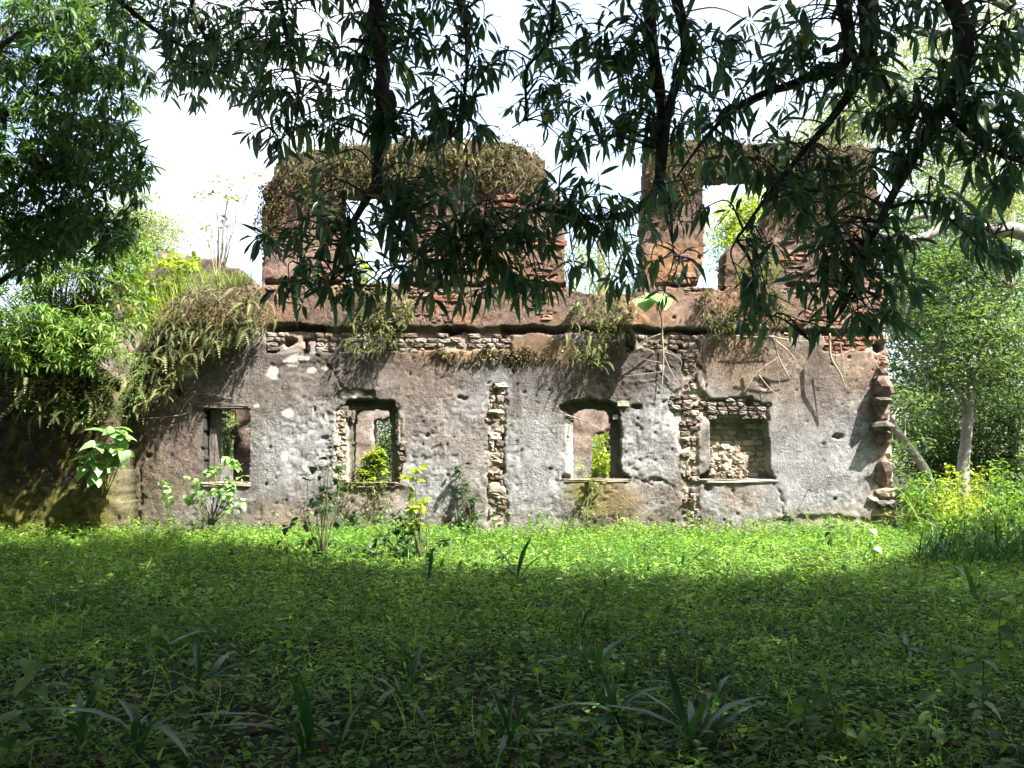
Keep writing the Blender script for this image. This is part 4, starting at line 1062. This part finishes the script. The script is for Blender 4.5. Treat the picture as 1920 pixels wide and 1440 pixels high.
# ------------------------------------------------------------------ ferns, grass and shrubs on the ruin
def sample_poly(poly, n, rng):
    a = np.array(poly); lo, hi = a.min(0), a.max(0); out = np.zeros((0, 2))
    while len(out) < n:
        q = rng.uniform(lo, hi, (n * 3, 2)); out = np.concatenate([out, q[inpoly(q[:, 0], q[:, 1], poly)]])
    return out[:n]
def at_many(pp, Y):
    return np.array([P(x, y, yy) for (x, y), yy in zip(pp, np.broadcast_to(Y, len(pp)))])
def fern_clump(name, label, poly, n, llo, lhi, mat, seed, filler=0, fmat=None, Y=Y0, most=110, group='ferns growing on the ruin', fsize=.07, down=.15, out=.12, cat='fern'):
    rng = np.random.default_rng(seed)
    def wob(q): return np.stack([q[:, 0] + 26 * fbm(q[:, 0] * .02, q[:, 1] * .02, seed, 3), q[:, 1] + 26 * fbm(q[:, 0] * .025, q[:, 1] * .025, seed + 5, 3)], -1)
    pp = wob(sample_poly(poly, n, rng))
    pos = at_many(pp, Y - rng.uniform(0, out, n))
    base = np.array(P(*np.array(poly).mean(0), Y)); 
    T = thing(name, label, cat, base, group)
    yaw = rng.normal(-math.pi / 2, .75, n)
    d = np.stack([np.cos(yaw), np.sin(yaw), rng.uniform(-.5, .5, n) - down], -1)
    emit_leaves(T, (pos, frames(d, rng.normal(0, .3, n)), rng.uniform(llo, lhi, n), rng.integers(0, 99, n)), FROND, mat, 'frond', most, 'fronds')
    if filler:
        pp = wob(sample_poly(poly, filler, rng)); pos = at_many(pp, Y - rng.uniform(-.02, out, filler))
        d = ball(filler, rng); d[:, 1] = -np.abs(d[:, 1]); d[:, 2] -= .3
        mb = MB(); mb.place(DIA, pos, frames(d, rng.uniform(-1, 1, filler)), rng.uniform(fsize * .6, fsize * 1.4, filler)); mb.build('foliage', fmat or mat, T, kind='stuff')
    return T
fern_clump('fern_clump', 'broad curtain of ferns draped over the stepped left end of the ruin', [(250, 690), (300, 600), (345, 548), (500, 545), (508, 600), (470, 640), (420, 660), (370, 670), (330, 720), (290, 760), (240, 780)], 560, .22, .46, M['fern'], 1, 5200, M['dryfern'], Y=Y0 - .1, most=200, out=.45)
fern_clump('fern_clump', 'bushy fern clump hanging below the upper left window', [(655, 548), (770, 550), (778, 600), (745, 660), (690, 660), (648, 640), (650, 590)], 190, .12, .34, M['fern'], 2, 900, M['fern'], out=.3)
fern_clump('fern_clump', 'fern clump hanging over the floor line right of the centre', [(1060, 560), (1200, 552), (1215, 590), (1170, 660), (1120, 690), (1070, 680), (1058, 620)], 200, .12, .36, M['fern'], 3, 1000, M['fern'], out=.32)
fern_clump('fern_clump', 'drying fern clump below the upper right window', [(1300, 548), (1440, 548), (1482, 580), (1480, 612), (1330, 612), (1306, 585)], 170, .12, .34, M['fern'], 4, 1000, M['dryfern'], out=.28)
fern_clump('fern_clump', 'ragged ferns and moss capping the upper left wall', [(512, 335), (520, 295), (560, 275), (700, 262), (860, 254), (960, 262), (1020, 290), (1030, 345), (960, 352), (900, 345), (760, 352), (640, 350), (560, 360)], 420, .12, .3, M['fern'], 5, 4600, M['dryfern'], out=.28, most=120)
fern_clump('fern_clump', 'ragged ferns capping the upper right wall and its window head', [(1208, 300), (1215, 262), (1400, 258), (1560, 258), (1640, 268), (1645, 320), (1560, 335), (1460, 332), (1320, 326), (1300, 380), (1212, 370)], 330, .12, .3, M['fern'], 6, 3600, M['dryfern'], out=.28, most=100)
fern_clump('fern_clump', 'tufts of small ferns on the outer edge of the upper left pier', [(492, 345), (530, 335), (545, 400), (505, 470), (488, 450)], 70, .10, .22, M['dryfern'], 7, 900, M['dryfern'], out=.15)
fern_clump('fern_clump', 'pale drooping ferns on the mossy wall at the far left', [(-40, 610), (60, 630), (150, 640), (250, 640), (290, 690), (250, 770), (180, 800), (90, 770), (-20, 740)], 150, .28, .6, M['fern'], 8, 1600, M['shrub'], Y=YM - .1, out=.7, most=150)
fern_clump('fern_clump', 'creeper hanging from the broken sill of the second window', [(620, 895), (745, 895), (735, 950), (690, 985), (640, 985), (612, 940)], 70, .10, .24, M['fern'], 9, 260, M['fern'], out=.2)
fern_clump('fern_clump', 'brown moss fringe along the edge of the upper right pier', [(1470, 335), (1640, 335), (1600, 420), (1500, 440), (1440, 420)], 60, .10, .2, M['dryfern'], 10, 1500, M['dryfern'], out=.1)
fern_clump('fern_clump', 'thin yellow moss tufts along the brick course between the middle windows', [(770, 652), (1000, 650), (1060, 665), (980, 672), (780, 664)], 70, .06, .13, M['dryfern'], 12, 700, M['dryfern'], out=.05, most=30)

def grass_tuft(label, poly, n, llo, lhi, mat, seed, Y, ysp=.25, most=80, lean=(0, -.2), name='grass_tuft'):
    rng = np.random.default_rng(seed)
    pp = sample_poly(poly, n, rng); pos = at_many(pp, Y + rng.uniform(-ysp, ysp, n))
    T = thing(name, label, 'grass', np.array(P(*np.array(poly).mean(0), Y)), 'grass tufts')
    d = np.stack([rng.normal(lean[0], .35, n), rng.normal(lean[1], .3, n), np.ones(n)], -1)
    emit_leaves(T, (pos, frames(d, rng.uniform(-3, 3, n)), np.stack([rng.uniform(llo, lhi, n)] * 3, -1) * (1, 1.0, 1), rng.integers(0, 99, n)), GRASS, mat, 'blade', most, 'blades')
grass_tuft('yellow grass growing along the sloping top of the ruin at left', [(255, 640), (300, 560), (345, 535), (360, 545), (320, 600), (270, 655)], 260, .25, .6, M['grass'], 1, Y0 + .1)
grass_tuft('yellow green grass on the flat wall top left of the upper pier', [(345, 530), (480, 525), (488, 545), (345, 548)], 300, .2, .5, M['grass'], 2, Y0 + .25)
grass_tuft('fresh grass clump growing on the sill of the upper right window', [(1362, 545), (1440, 530), (1470, 545), (1440, 552), (1366, 552)], 170, .4, .85, M['shrub'], 3, Y0 + .2, .15)
grass_tuft('sunlit grass along the floor of the gap between the upper walls', [(1065, 545), (1200, 540), (1200, 556), (1065, 556)], 220, .2, .5, M['grass'], 4, Y0 + .3)
grass_tuft('sunlit grass on the sill of the upper left window', [(642, 525), (765, 525), (765, 536), (642, 536)], 130, .15, .4, M['grass'], 5, Y0 + .3)

grass_tuft('dry grass standing along the top of the upper left wall', [(520, 300), (560, 276), (700, 262), (870, 256), (1000, 275), (1000, 284), (870, 268), (700, 274), (540, 310)], 420, .08, .3, M['grass'], 6, Y0 + .1, .2)
grass_tuft('dry grass standing along the top of the upper right wall', [(1212, 272), (1400, 262), (1640, 268), (1640, 278), (1400, 274), (1212, 282)], 380, .08, .32, M['grass'], 7, Y0 + .1, .2)
def shrub(name, label, base, regs, mat, seed, tpls, llo, lhi, per=9, most=120, cat='shrub', group=None, droop=.3, stem='stem', srad=.008, spread=1.0):
    """stems from the base to each leaf cluster"""
    rng = np.random.default_rng(seed)
    T = thing(name, label, cat, base, group)
    tips = px_clusters(regs, rng); dirs = []; mb = MB(); b = np.array(base, float)
    for p in tips:
        m = b + (p - b) * .5 + rng.normal(0, .06, 3); m[2] += .12 * np.linalg.norm(p - b)
        tube(mb, [b + rng.normal(0, .03, 3) * (1, 1, 0), m, p], srad, srad * .4, 4, 4); dirs.append(norm(p - m) + (0, 0, .2))
    mb.build('stems', M[stem], T, kind='stuff')
    emit_leaves(T, rosettes(tips, dirs, max(2, per - 3), per + 2, llo, lhi, rng, droop, spread), tpls, mat, 'leaf', most, 'foliage')
    return T
S_ = lambda px, py, Y: tuple(P(px, py, Y))
shrub('leafy_shrub', 'bright green leafy shrub spilling over the left wall below the dark tree', S_(110, 700, 15.9), [(40, 540, 90, 80, 110, 14.8, 16.2), (150, 550, 100, 80, 120, 14.8, 16.2), (110, 460, 110, 50, 110, 15, 16.5), (200, 500, 60, 50, 60, 15.2, 16.5), (240, 475, 50, 45, 40, 15.2, 16.4), (255, 560, 40, 60, 30, 15.2, 16.2), (210, 620, 60, 60, 50, 15, 15.8), (60, 630, 90, 60, 110, 14.4, 15.4), (160, 640, 70, 50, 60, 14.5, 15.4), (-60, 560, 60, 90, 60, 15, 16)], M['shrub'], 1, MANGO[:3], .12, .22, 11, 170, droop=.35)
shrub('feathery_shrub', 'light green shrub on top of the ruin behind the left slope', S_(330, 560, 17.4), [(300, 520, 50, 40, 26, 16.8, 17.8), (340, 495, 40, 25, 16, 16.8, 17.8), (270, 570, 40, 50, 20, 16.6, 17.4)], M['yellow'], 2, OVAL, .10, .2, 11, 90)
shrub('big_leaf_plant', 'plant with big round pale leaves below the ferns at left', S_(195, 935, 15.35), [(190, 855, 50, 42, 13, 14.9, 15.3), (215, 825, 40, 25, 6, 14.9, 15.3)], M['pale'], 3, HEART, .16, .36, 3, 60, 'plant', droop=.5)
shrub('window_sapling', 'pale leaved sapling in front of the first window', S_(395, 985, 15.6), [(340, 910, 40, 35, 9, 15.4, 15.8), (425, 880, 35, 45, 12, 15.4, 15.8), (400, 930, 60, 20, 6, 15.4, 15.8), (440, 930, 25, 35, 5, 15.4, 15.7)], M['pale'], 4, HEART, .09, .18, 6, 90, 'sapling', droop=.6)
shrub('sill_bush', 'lush bright green bush filling the second window', S_(695, 925, 16.75), [(697, 880, 27, 26, 60, 16.55, 16.95), (706, 850, 20, 14, 26, 16.55, 16.9), (695, 902, 30, 8, 20, 16.5, 16.8)], M['yellow'], 5, OVAL, .06, .13, 12, 140, 'bush')
shrub('shade_toned_shrub', 'shrub with shade coloured into its leaves, standing on the lawn left of the second window', S_(605, 1050, 12.8), [(600, 900, 40, 60, 8, 12.5, 13.2), (590, 960, 50, 40, 9, 12.4, 13.2), (560, 1000, 50, 30, 6, 12.4, 13.2), (630, 1030, 60, 20, 9, 12.4, 13.2), (625, 850, 22, 40, 5, 12.6, 13)], M['dark'], 6, HEART, .07, .15, 5, 120, droop=.8)  # dark leaf colour stands in for the shade on this shrub
shrub('shade_toned_shrub', 'shrub with shade coloured into its leaves, in front of the wall right of the second window', S_(760, 1050, 12.8), [(700, 985, 50, 30, 9, 12.4, 13.2), (770, 965, 30, 40, 7, 12.5, 13.2), (800, 1010, 50, 30, 8, 12.4, 13.2), (720, 1030, 70, 20, 10, 12.4, 13.2), (860, 1000, 40, 25, 4, 12.5, 13.2)], M['dark'], 7, HEART, .07, .14, 5, 120, droop=.8)  # shade put into the leaf colour here as well
shrub('yellow_sapling', 'slender sapling with yellow green top leaves right of the second window', S_(790, 1060, 12.6), [(780, 885, 14, 14, 4, 12.5, 12.7), (785, 930, 16, 26, 6, 12.5, 12.7), (780, 975, 24, 20, 4, 12.5, 12.7)], M['yellow'], 8, OVAL, .14, .26, 5, 50, 'sapling', droop=.8)
shrub('wall_creeper', 'thin dark creeper climbing the wall between the two middle windows', S_(888, 1000, 16.35), [(855, 885, 8, 16, 5, 16.3, 16.4), (868, 915, 12, 12, 5, 16.3, 16.4), (885, 945, 22, 22, 11, 16.25, 16.4), (880, 985, 24, 16, 6, 16.2, 16.4)], M['dark'], 9, HEART, .07, .12, 4, 40, 'creeper', droop=.6)
shrub('wall_weed', 'small weed at the foot of the wall below the third window', S_(1100, 1000, 16.1), [(1095, 965, 16, 16, 6, 16, 16.3), (1115, 985, 24, 10, 5, 16, 16.3), (1120, 905, 20, 8, 5, 16.3, 16.45)], M['fern'], 10, OVAL, .06, .12, 6, 40, 'weed')
shrub('rear_bush', 'sunlit bush behind the third window sill', S_(1125, 920, 20.5), [(1130, 870, 20, 25, 14, 20, 21), (1120, 890, 30, 10, 8, 19, 20)], M['yellow'], 11, OVAL, .1, .2, 9, 60, 'bush')
shrub('herb_stem', 'thin yellow herb standing inside the third window', S_(1085, 905, 16.9), [(1085, 860, 8, 20, 5, 16.8, 17)], M['yellow'], 12, OVAL, .06, .1, 5, 30, 'herb', srad=.004)
shrub('rear_creeper', 'dry yellowish creeper covering the rear brick in the first window', S_(425, 870, 19.5), [(425, 800, 16, 40, 26, 19.2, 19.8)], M['fern'], 13, OVAL, .1, .2, 9, 60, 'creeper')
shrub('roof_sapling', 'spindly sapling with sparse pinnate leaves against the white sky at left', S_(410, 535, 17.0), [(390, 370, 28, 20, 6, 16.8, 17.2), (430, 375, 30, 25, 7, 16.8, 17.2), (385, 430, 25, 15, 4, 16.8, 17.2), (430, 330, 35, 15, 4, 16.8, 17.2), (415, 410, 30, 15, 4, 16.8, 17.2), (490, 330, 12, 10, 2, 16.8, 17.2)], M['pale_thin'], 14, OVAL, .09, .15, 6, 60, 'sapling', srad=.012, stem='root')
shrub('wall_top_plant', 'leafy weed growing in the upper left window', S_(680, 538, 16.9), [(670, 505, 24, 26, 12, 16.7, 17.1), (690, 440, 20, 25, 5, 16.8, 17.1)], M['yellow'], 15, OVAL, .12, .22, 7, 50, 'weed')
# the sunlit rag-like leaf with its root on the floor line
BL = thing('big_leaf_plant', 'large sunlit pale leaves on a root at the floor line right of centre', 'plant', S_(1235, 620, 16.4), None)
n = 6; rng = np.random.default_rng(5)
pos = np.array([P(1206 + 7 * k, 556 + rng.uniform(-6, 6), 16.15 + rng.uniform(-.25, .1)) for k in range(n)])
d = np.stack([rng.uniform(-.5, .5, n), rng.uniform(-1.2, -.8, n), rng.uniform(-.85, -.5, n)], -1)
emit_leaves(BL, (pos, frames(d), rng.uniform(.4, .62, n), rng.integers(0, 9, n) * 0), HEART, M['pale'], 'leaf', 20, 'foliage')
mb = MB(); tube(mb, [P(1240, 640, 16.4), P(1241, 600, 16.1), P(1232, 572, 15.8), P(1226, 556, 15.65)], .018, .01, 6, 6); mb.build('stem', M['root'], BL)

# roots and bare twigs on the wall
def root_thing(name, label, lines, cat='root', mat='root'):
    T = thing(name, label, cat, np.array(lines[0][0][0]))
    for pts, r0, r1 in lines:
        mb = MB(); tube(mb, pts, r0, r1, 5, 6, .05); mb.build('root_strand', M[mat], T, smooth=True)
R_ = lambda pts, off=.06: [np.array(P(x, y, Y0 - off)) for x, y in pts]
root_thing('hanging_root', 'pale branching root hanging on the wall between the third window and the recess', [
    (R_([(1241, 620), (1244, 670), (1241, 720), (1238, 745)]), .018, .006), (R_([(1242, 625), (1215, 635), (1190, 650)]), .012, .005), (R_([(1240, 680), (1215, 675), (1195, 668)]), .01, .004), (R_([(1240, 697), (1200, 702), (1170, 705)]), .009, .003),
    (R_([(1244, 665), (1260, 700), (1278, 725)]), .012, .005), (R_([(1246, 660), (1268, 668), (1278, 680), (1270, 700)]), .009, .004), (R_([(1243, 700), (1255, 712), (1256, 720)]), .007, .003)])
root_thing('hanging_root', 'tangle of dry sticks hanging from the floor line above the walled up window', [
    (R_([(1448, 628), (1460, 670), (1478, 705)], .35), .02, .01), (R_([(1460, 670), (1430, 690), (1415, 705), (1395, 735)], .35), .016, .006), (R_([(1420, 700), (1445, 730), (1465, 745)], .3), .012, .006), (R_([(1455, 640), (1480, 660), (1500, 690)], .4), .016, .007),
    (R_([(1500, 640), (1485, 670), (1460, 700)], .3), .012, .006), (R_([(1470, 625), (1510, 632), (1540, 628)], .35), .018, .01), (R_([(1455, 650), (1462, 720), (1475, 745)], .2), .008, .003), (R_([(1440, 630), (1500, 640), (1530, 635)], .4), .016, .008), (R_([(1380, 630), (1420, 632), (1470, 628)], .2), .014, .008)])
root_thing('hanging_root', 'thick pale root hooked over the floor line right of the dry sticks', [(R_([(1555, 625), (1558, 670), (1575, 700), (1586, 728)], .3), .028, .012), (R_([(1575, 640), (1582, 690), (1587, 725)], .3), .012, .005)])
root_thing('bare_twig', 'thin bare twig arching over the first window', [(R_([(258, 785), (300, 783), (350, 775), (357, 760), (345, 748)]), .010, .006), (R_([(338, 775), (352, 750), (375, 738), (410, 742), (445, 750)]), .009, .004)], 'twig')
root_thing('bare_twig', 'forked bare branch lying across the third window opening', [(R_([(1062, 778), (1092, 788), (1132, 808)], .02), .014, .007), (R_([(1085, 786), (1090, 806), (1110, 824)], -.05), .01, .005), (R_([(1096, 812), (1078, 835)], -.05), .007, .003)], 'twig')
root_thing('hanging_root', 'long pale root running down the upper left wall', [([np.array(P(x, y, Y0 - .12)) for x, y in [(868, 262), (872, 330), (870, 400), (874, 470), (872, 512)]], .03, .018)])
root_thing('bare_twig', 'pale twig rising on the wall right of the recess', [(R_([(1535, 905), (1560, 860), (1582, 828)], .25), .008, .004), (R_([(1562, 862), (1575, 866), (1572, 880)], .25), .004, .002)], 'twig')
root_thing('dry_stalk', 'dry stalk leaning out above the wall top at left', [([np.array(P(x, y, 17)) for x, y in [(405, 540), (415, 500), (424, 484)]], .014, .008)], 'stalk')

# ------------------------------------------------------------------ lawn
rng = np.random.default_rng(77)
def scatter(n, ylo, yhi):
    u = rng.random(n); y = np.sqrt(ylo ** 2 + u * (yhi ** 2 - ylo ** 2)); x = rng.uniform(-1, 1, n) * (.66 * y + 2.6)
    return x, y
def lawn(n, ylo, yhi, slo, shi, hmax, seed):
    x, y = scatter(n, ylo, yhi)
    cl = .5 + .5 * fbm(x * .9, y * .9, seed, 3); bare = fbm(x * .5 + 9, y * .5, seed + 3, 3)
    near = np.clip((9.5 - y) / 6, 0, 1)
    keep = (bare + rng.normal(0, .12, n) > -.55 + .55 * near) | (y > 10) | (rng.random(n) < .18)
    keep &= (y < Y0 - .05) | (np.abs(x) > 7.7)
    x, y, cl = x[keep], y[keep], cl[keep]
    tuft = np.clip((y - 13.8) / 2.4, 0, 1) * (.06 + .3 * np.clip(.3 + fbm(x * 1.3, y * 1.3, 88, 3), 0, 1))
    z = ground_z(x, y) + rng.random(len(x)) ** 1.4 * (hmax * (.35 + cl) + tuft)
    d = ball(len(x), rng); d[:, 2] = d[:, 2] * .28 + .05
    mb.place(DIA if seed % 2 else OVAL[0], np.stack([x, y, z], -1), frames(d, rng.uniform(-.35, .35, len(x))), rng.uniform(slo, shi, len(x)), np.clip(.5 * rng.random(len(x)) + .5 * sstep(.2, .8, cl + .25 * fbm(x * .35, y * .35, 61, 2)), 0, .999))
mb = MB()
lawn(105000, 3.6, 8.5, .03, .065, .10, 1)
lawn(16000, 3.6, 10.5, .045, .10, .16, 2)
lawn(12000, 8, 16.4, .06, .12, .2, 4)
lawn(165000, 8, 18.5, .035, .075, .12, 3)
lawn(26000, 14.2, 17.0, .04, .085, .14, 5)
lo = mb.build('ground_cover', M['lawn'], kind='stuff'); set_props(lo, 'low leafy green ground cover spread over the whole clearing', 'ground cover')
mb = MB(); n = 5000
x, y = scatter(n, 3.6, 9); d = ball(n, rng); d[:, 2] *= .2
mb.place(OVAL[1], np.stack([x, y, ground_z(x, y) + rng.uniform(.005, .03, n)], -1), frames(d, rng.uniform(-.4, .4, n)), rng.uniform(.05, .13, n))
lo = mb.build('leaf_litter', M['litter'], kind='stuff'); set_props(lo, 'brown fallen leaves scattered on the shaded near ground', 'leaf litter')
mb = MB(); n = 13000
x, y = scatter(n, 3.8, 16.3); d = np.stack([rng.normal(0, .4, n), rng.normal(0, .4, n), np.ones(n)], -1)
for k in range(3):
    mb.place(GRASS[k], np.stack([x, y, ground_z(x, y)], -1)[k::3], frames(d[k::3], rng.uniform(-3, 3, len(x[k::3]))), rng.uniform(.12, .34, len(x[k::3])))
lo = mb.build('lawn_grass', M['lawn'], kind='stuff'); set_props(lo, 'loose grass blades standing among the ground cover', 'grass')

# loose weeds standing along the foot of the wall and through the lawn
mb = MB(); rng = np.random.default_rng(91)
n = 720; x = np.concatenate([rng.uniform(-9, 8, 170), rng.uniform(-9, 9, 550)]); y = np.concatenate([rng.uniform(15.7, 16.35, 170), rng.uniform(4.5, 15.6, 550)])
for k in range(n):
    h = rng.uniform(.1, .5) if k < 170 else rng.uniform(.08, .25); m = int(6 + h * 26)
    b = np.array([x[k], y[k], 0.0]); t = b + (rng.normal(0, .08), rng.normal(0, .06), h)
    S = tube(mb, [b, (b + t) / 2 + rng.normal(0, .02, 3), t], .004, .002, 3, 3)
    q = S[rng.integers(1, len(S), m)]; d = ball(m, rng); d[:, 2] = d[:, 2] * .5
    mb.place(OVAL[k % 2], q, frames(d, rng.uniform(-.5, .5, m)), rng.uniform(.04, .11, m))
lo = mb.build('weeds', M['shrub'], kind='stuff'); set_props(lo, 'small leafy weeds along the wall foot and through the lawn', 'weeds')

# strap leaved plants on the shaded lawn
LILY = [(575, 1420, .62, 6, 'upright strap leaved plant near the bottom edge left of centre', .25), (262, 1405, .6, 8, 'arching strap leaved plant second from the left along the bottom edge', .6), (150, 1400, .55, 7, 'strap leaved plant nearest the lower left corner', .6),
        (380, 1300, .5, 7, 'bluish strap leaved plant left of centre on the dark lawn', .7), (405, 1205, .5, 5, 'strap leaved plant with one upright leaf at left on the lawn', .5), (755, 1320, .55, 7, 'fanned strap leaved plant left of the middle of the near lawn', .7), (955, 1395, .5, 6, 'short strap leaved plant at bottom centre', .7),
        (1110, 1270, .6, 8, 'tall strap leaved plant right of the middle of the lawn', .55), (1155, 1350, .5, 8, 'spreading strap leaved plant just below the tall one right of middle', .7), (1300, 1400, .6, 8, 'broad strap leaved plant near the bottom edge right of centre', .6), (1345, 1330, .55, 6, 'strap leaved plant with wide raised leaf at lower right', .6),
        (970, 1090, .7, 6, 'strap leaved plant at the edge of the sunlit lawn in the middle', .45), (1280, 1070, .6, 4, 'thin strap leaved plant in the sunlit grass right of centre', .7), (1090, 1185, .5, 5, 'small strap leaved plant in mid lawn right of centre', .6), (1832, 1135, .6, 4, 'pale upright strap leaved plant at right edge of the lawn', .35),
        (1290, 1200, .4, 4, 'small pale strap leaved plant on the right half of the lawn', .5), (805, 1085, .6, 6, 'strap leaved plant below the dark shrub at the sun edge', .5), (640, 1400, .4, 6, 'low strap leaved plant beside the upright one at the bottom', .9), (1620, 1060, .5, 4, 'strap leaved plant in front of the right corner of the ruin', .6), (1700, 1230, .45, 6, 'strap leaved plant in the dark right part of the lawn', .8), (1420, 1130, .4, 5, 'small strap leaved plant in mid lawn at right', .8), (560, 1190, .35, 5, 'small strap leaved plant in mid lawn left of centre', .9)]
for k, (px, py, L, n, lab, sp_) in enumerate(LILY):
    rng = np.random.default_rng(200 + k)
    g_ = G(px, py, .02)
    T = thing('strap_leaf_plant', lab, 'plant', g_, 'strap leaved plants on the lawn')
    ph = rng.uniform(0, 6.28) + np.arange(n) * 2.4
    d = np.stack([np.cos(ph) * sp_ * rng.uniform(.5, 1.2, n), np.sin(ph) * sp_ * rng.uniform(.5, 1.2, n), np.ones(n)], -1)
    emit_leaves(T, (np.tile(np.array(g_), (n, 1)) + rng.normal(0, .015, (n, 3)), frames(d, rng.normal(0, .3, n)), np.stack([rng.uniform(.55, 1.05, n) * L * .9] * 3, -1), rng.integers(0, 99, n)), STRAP, M['strap'], 'leaf', 30, 'foliage')
SEED = [(65, 1345, .35, 'tall seedling with heart shaped leaves at the lower left edge'), (35, 1420, .25, 'leafy seedling in the lower left corner'), (345, 1420, .3, 'thin seedling between the left strap leaved plants'), (310, 1230, .25, 'pale seedling in a fleck of light at left'), (900, 1010, .5, 'heart leaved seedling at the wall foot left of the scar'), (950, 1060, .5, 'heart leaved seedling in the sunlit lawn at centre'),
        (1560, 1040, .5, 'dark seedling by the sun edge near the right corner of the ruin'), (1640, 1050, .5, 'dark seedling just outside the right corner of the ruin'), (1510, 1390, .35, 'pale leaved seedling at the bottom right of centre'), (1590, 1400, .4, 'leafy seedling near the bottom edge at right'), (1780, 1340, .45, 'light green seedling in the lower right corner area'), (1850, 1400, .45, 'leafy seedling nearest the lower right corner'), (1730, 1420, .3, 'low seedling along the bottom edge at far right'), (1320, 990, .4, 'yellow green seedling at the wall foot below the recess'), (440, 1000, .4, 'grassy seedling at the sunlit wall foot below the first window'), (1880, 1250, .5, 'tall seedling at the right edge of the dark lawn'), (180, 985, .4, 'leafy seedling at the foot of the mossy wall'), (40, 960, .5, 'bright leafy seedling at the left edge below the mossy wall')]
for k, (px, py, hgt, lab) in enumerate(SEED):
    g_ = G(px, py, .01); rng = np.random.default_rng(300 + k)
    T = thing('seedling', lab, 'seedling', g_, 'seedlings on the lawn')
    b = np.array(g_); top = b + (rng.normal(0, .06), rng.normal(0, .06), hgt)
    mb = MB(); S = tube(mb, [b, (b + top) / 2 + rng.normal(0, .02, 3), top], .006, .003, 4, 5); mb.build('stem', M['stem'], T)
    n = 9; idx = np.linspace(2, len(S) - 1, n).astype(int); ph = np.arange(n) * 2.4 + rng.uniform(0, 6)
    d = np.stack([np.cos(ph), np.sin(ph), rng.uniform(-.3, .3, n)], -1)
    emit_leaves(T, (S[idx], frames(d, rng.normal(0, .3, n)), rng.uniform(.08, .15, n), rng.integers(0, 9, n)), HEART, M['shrub'] if py > 1060 else M['pale'] if k % 2 else M['dark'], 'leaf', 20, 'foliage')
# fallen branch with pale bark at lower left
FB = thing('fallen_branch', 'broken pale branch lying on the ground at the left edge', 'branch', G(40, 1305, .03))
mb = MB(); tube(mb, [G(-20, 1310, .05), G(20, 1302, .06), G(50, 1290, .10)], .03, .015, 7, 6, .1); mb.build('wood', M['root'], FB)
mb = MB(); tube(mb, [G(80, 1290, .04), G(110, 1286, .06), G(135, 1296, .03)], .03, .02, 7, 6, .15); mb.build('wood_chip', M['root'], FB)

# ------------------------------------------------------------------ tall herbs right of the ruin
def herb_bed(label, poly, n, hlo, hhi, mat, seed, Ya, Yb, lsz=.09, tpl=OVAL[0]):
    rng = np.random.default_rng(seed)
    px = rng.uniform(poly[0], poly[1], n); Y = rng.uniform(Ya, Yb, n)
    x = np.array([P(a, 900, b).x for a, b in zip(px, Y)])
    T = thing('tall_herb', label, 'herb', (x.mean(), Y.mean(), 0), 'tall herbs right of the ruin')
    mb = MB(); lp, ld = [], []
    for k in range(n):
        h = rng.uniform(hlo, hhi); t = np.array([x[k] + rng.normal(0, .12), Y[k] + rng.normal(0, .12), h]); b = np.array([x[k], Y[k], 0])
        S = tube(mb, [b, (b + t) / 2 + rng.normal(0, .04, 3), t], .007, .003, 3, 4)
        q = S[rng.integers(1, len(S), 22)] + rng.normal(0, .03, (22, 3)); lp.append(q); dd = ball(22, rng); dd[:, 2] = dd[:, 2] * .5 + .15; ld.append(dd)
    mb.build('stems', M['stem'], T, kind='stuff')
    lp, ld = np.concatenate(lp), np.concatenate(ld); m = len(lp)
    emit_leaves(T, (lp, frames(ld, rng.uniform(-.5, .5, m)), rng.uniform(lsz * .6, lsz * 1.5, m), rng.integers(0, 9, m)), OVAL, mat, 'leaf', 90, 'foliage')
herb_bed('bright leafy herbs hugging the right corner of the ruin', (1692, 1760), 70, .6, 1.2, M['lawn'], 1, 15.6, 17.6)
herb_bed('yellow green herbs in the middle of the right hand patch', (1750, 1850), 90, .5, 1.3, M['yellow'], 2, 15, 18)
herb_bed('tall green herbs at the right edge of the photo', (1840, 1960), 90, .6, 1.5, M['lawn'], 3, 14.5, 18)
herb_bed('shaded leafy herbs in front of the right hand patch', (1720, 1960), 90, .3, .7, M['lawn'], 4, 12, 14.5)
grass_tuft('arching tall grass in the sunlit patch right of the ruin', [(1690, 985), (1930, 985), (1930, 1010), (1690, 1010)], 200, .4, 1.1, M['grass'], 9, 16, 1.2, 90, name='tall_grass')
grass_tuft('thin grass at the foot of the ruin near its right corner', [(1480, 998), (1670, 1000), (1670, 1010), (1480, 1006)], 120, .2, .5, M['grass'], 10, 16.2, .2, 60, name='tall_grass')
grass_tuft('thin grass at the foot of the wall below the third window', [(1040, 998), (1260, 998), (1260, 1006), (1040, 1006)], 130, .2, .5, M['grass'], 11, 16.2, .2, 60, name='tall_grass')
grass_tuft('shaded dark grass clump at the right side of the lawn', [(1720, 1040), (1940, 1040), (1940, 1080), (1720, 1080)], 260, .4, .8, M['strap'], 12, 12.2, .6, 90, name='tall_grass')
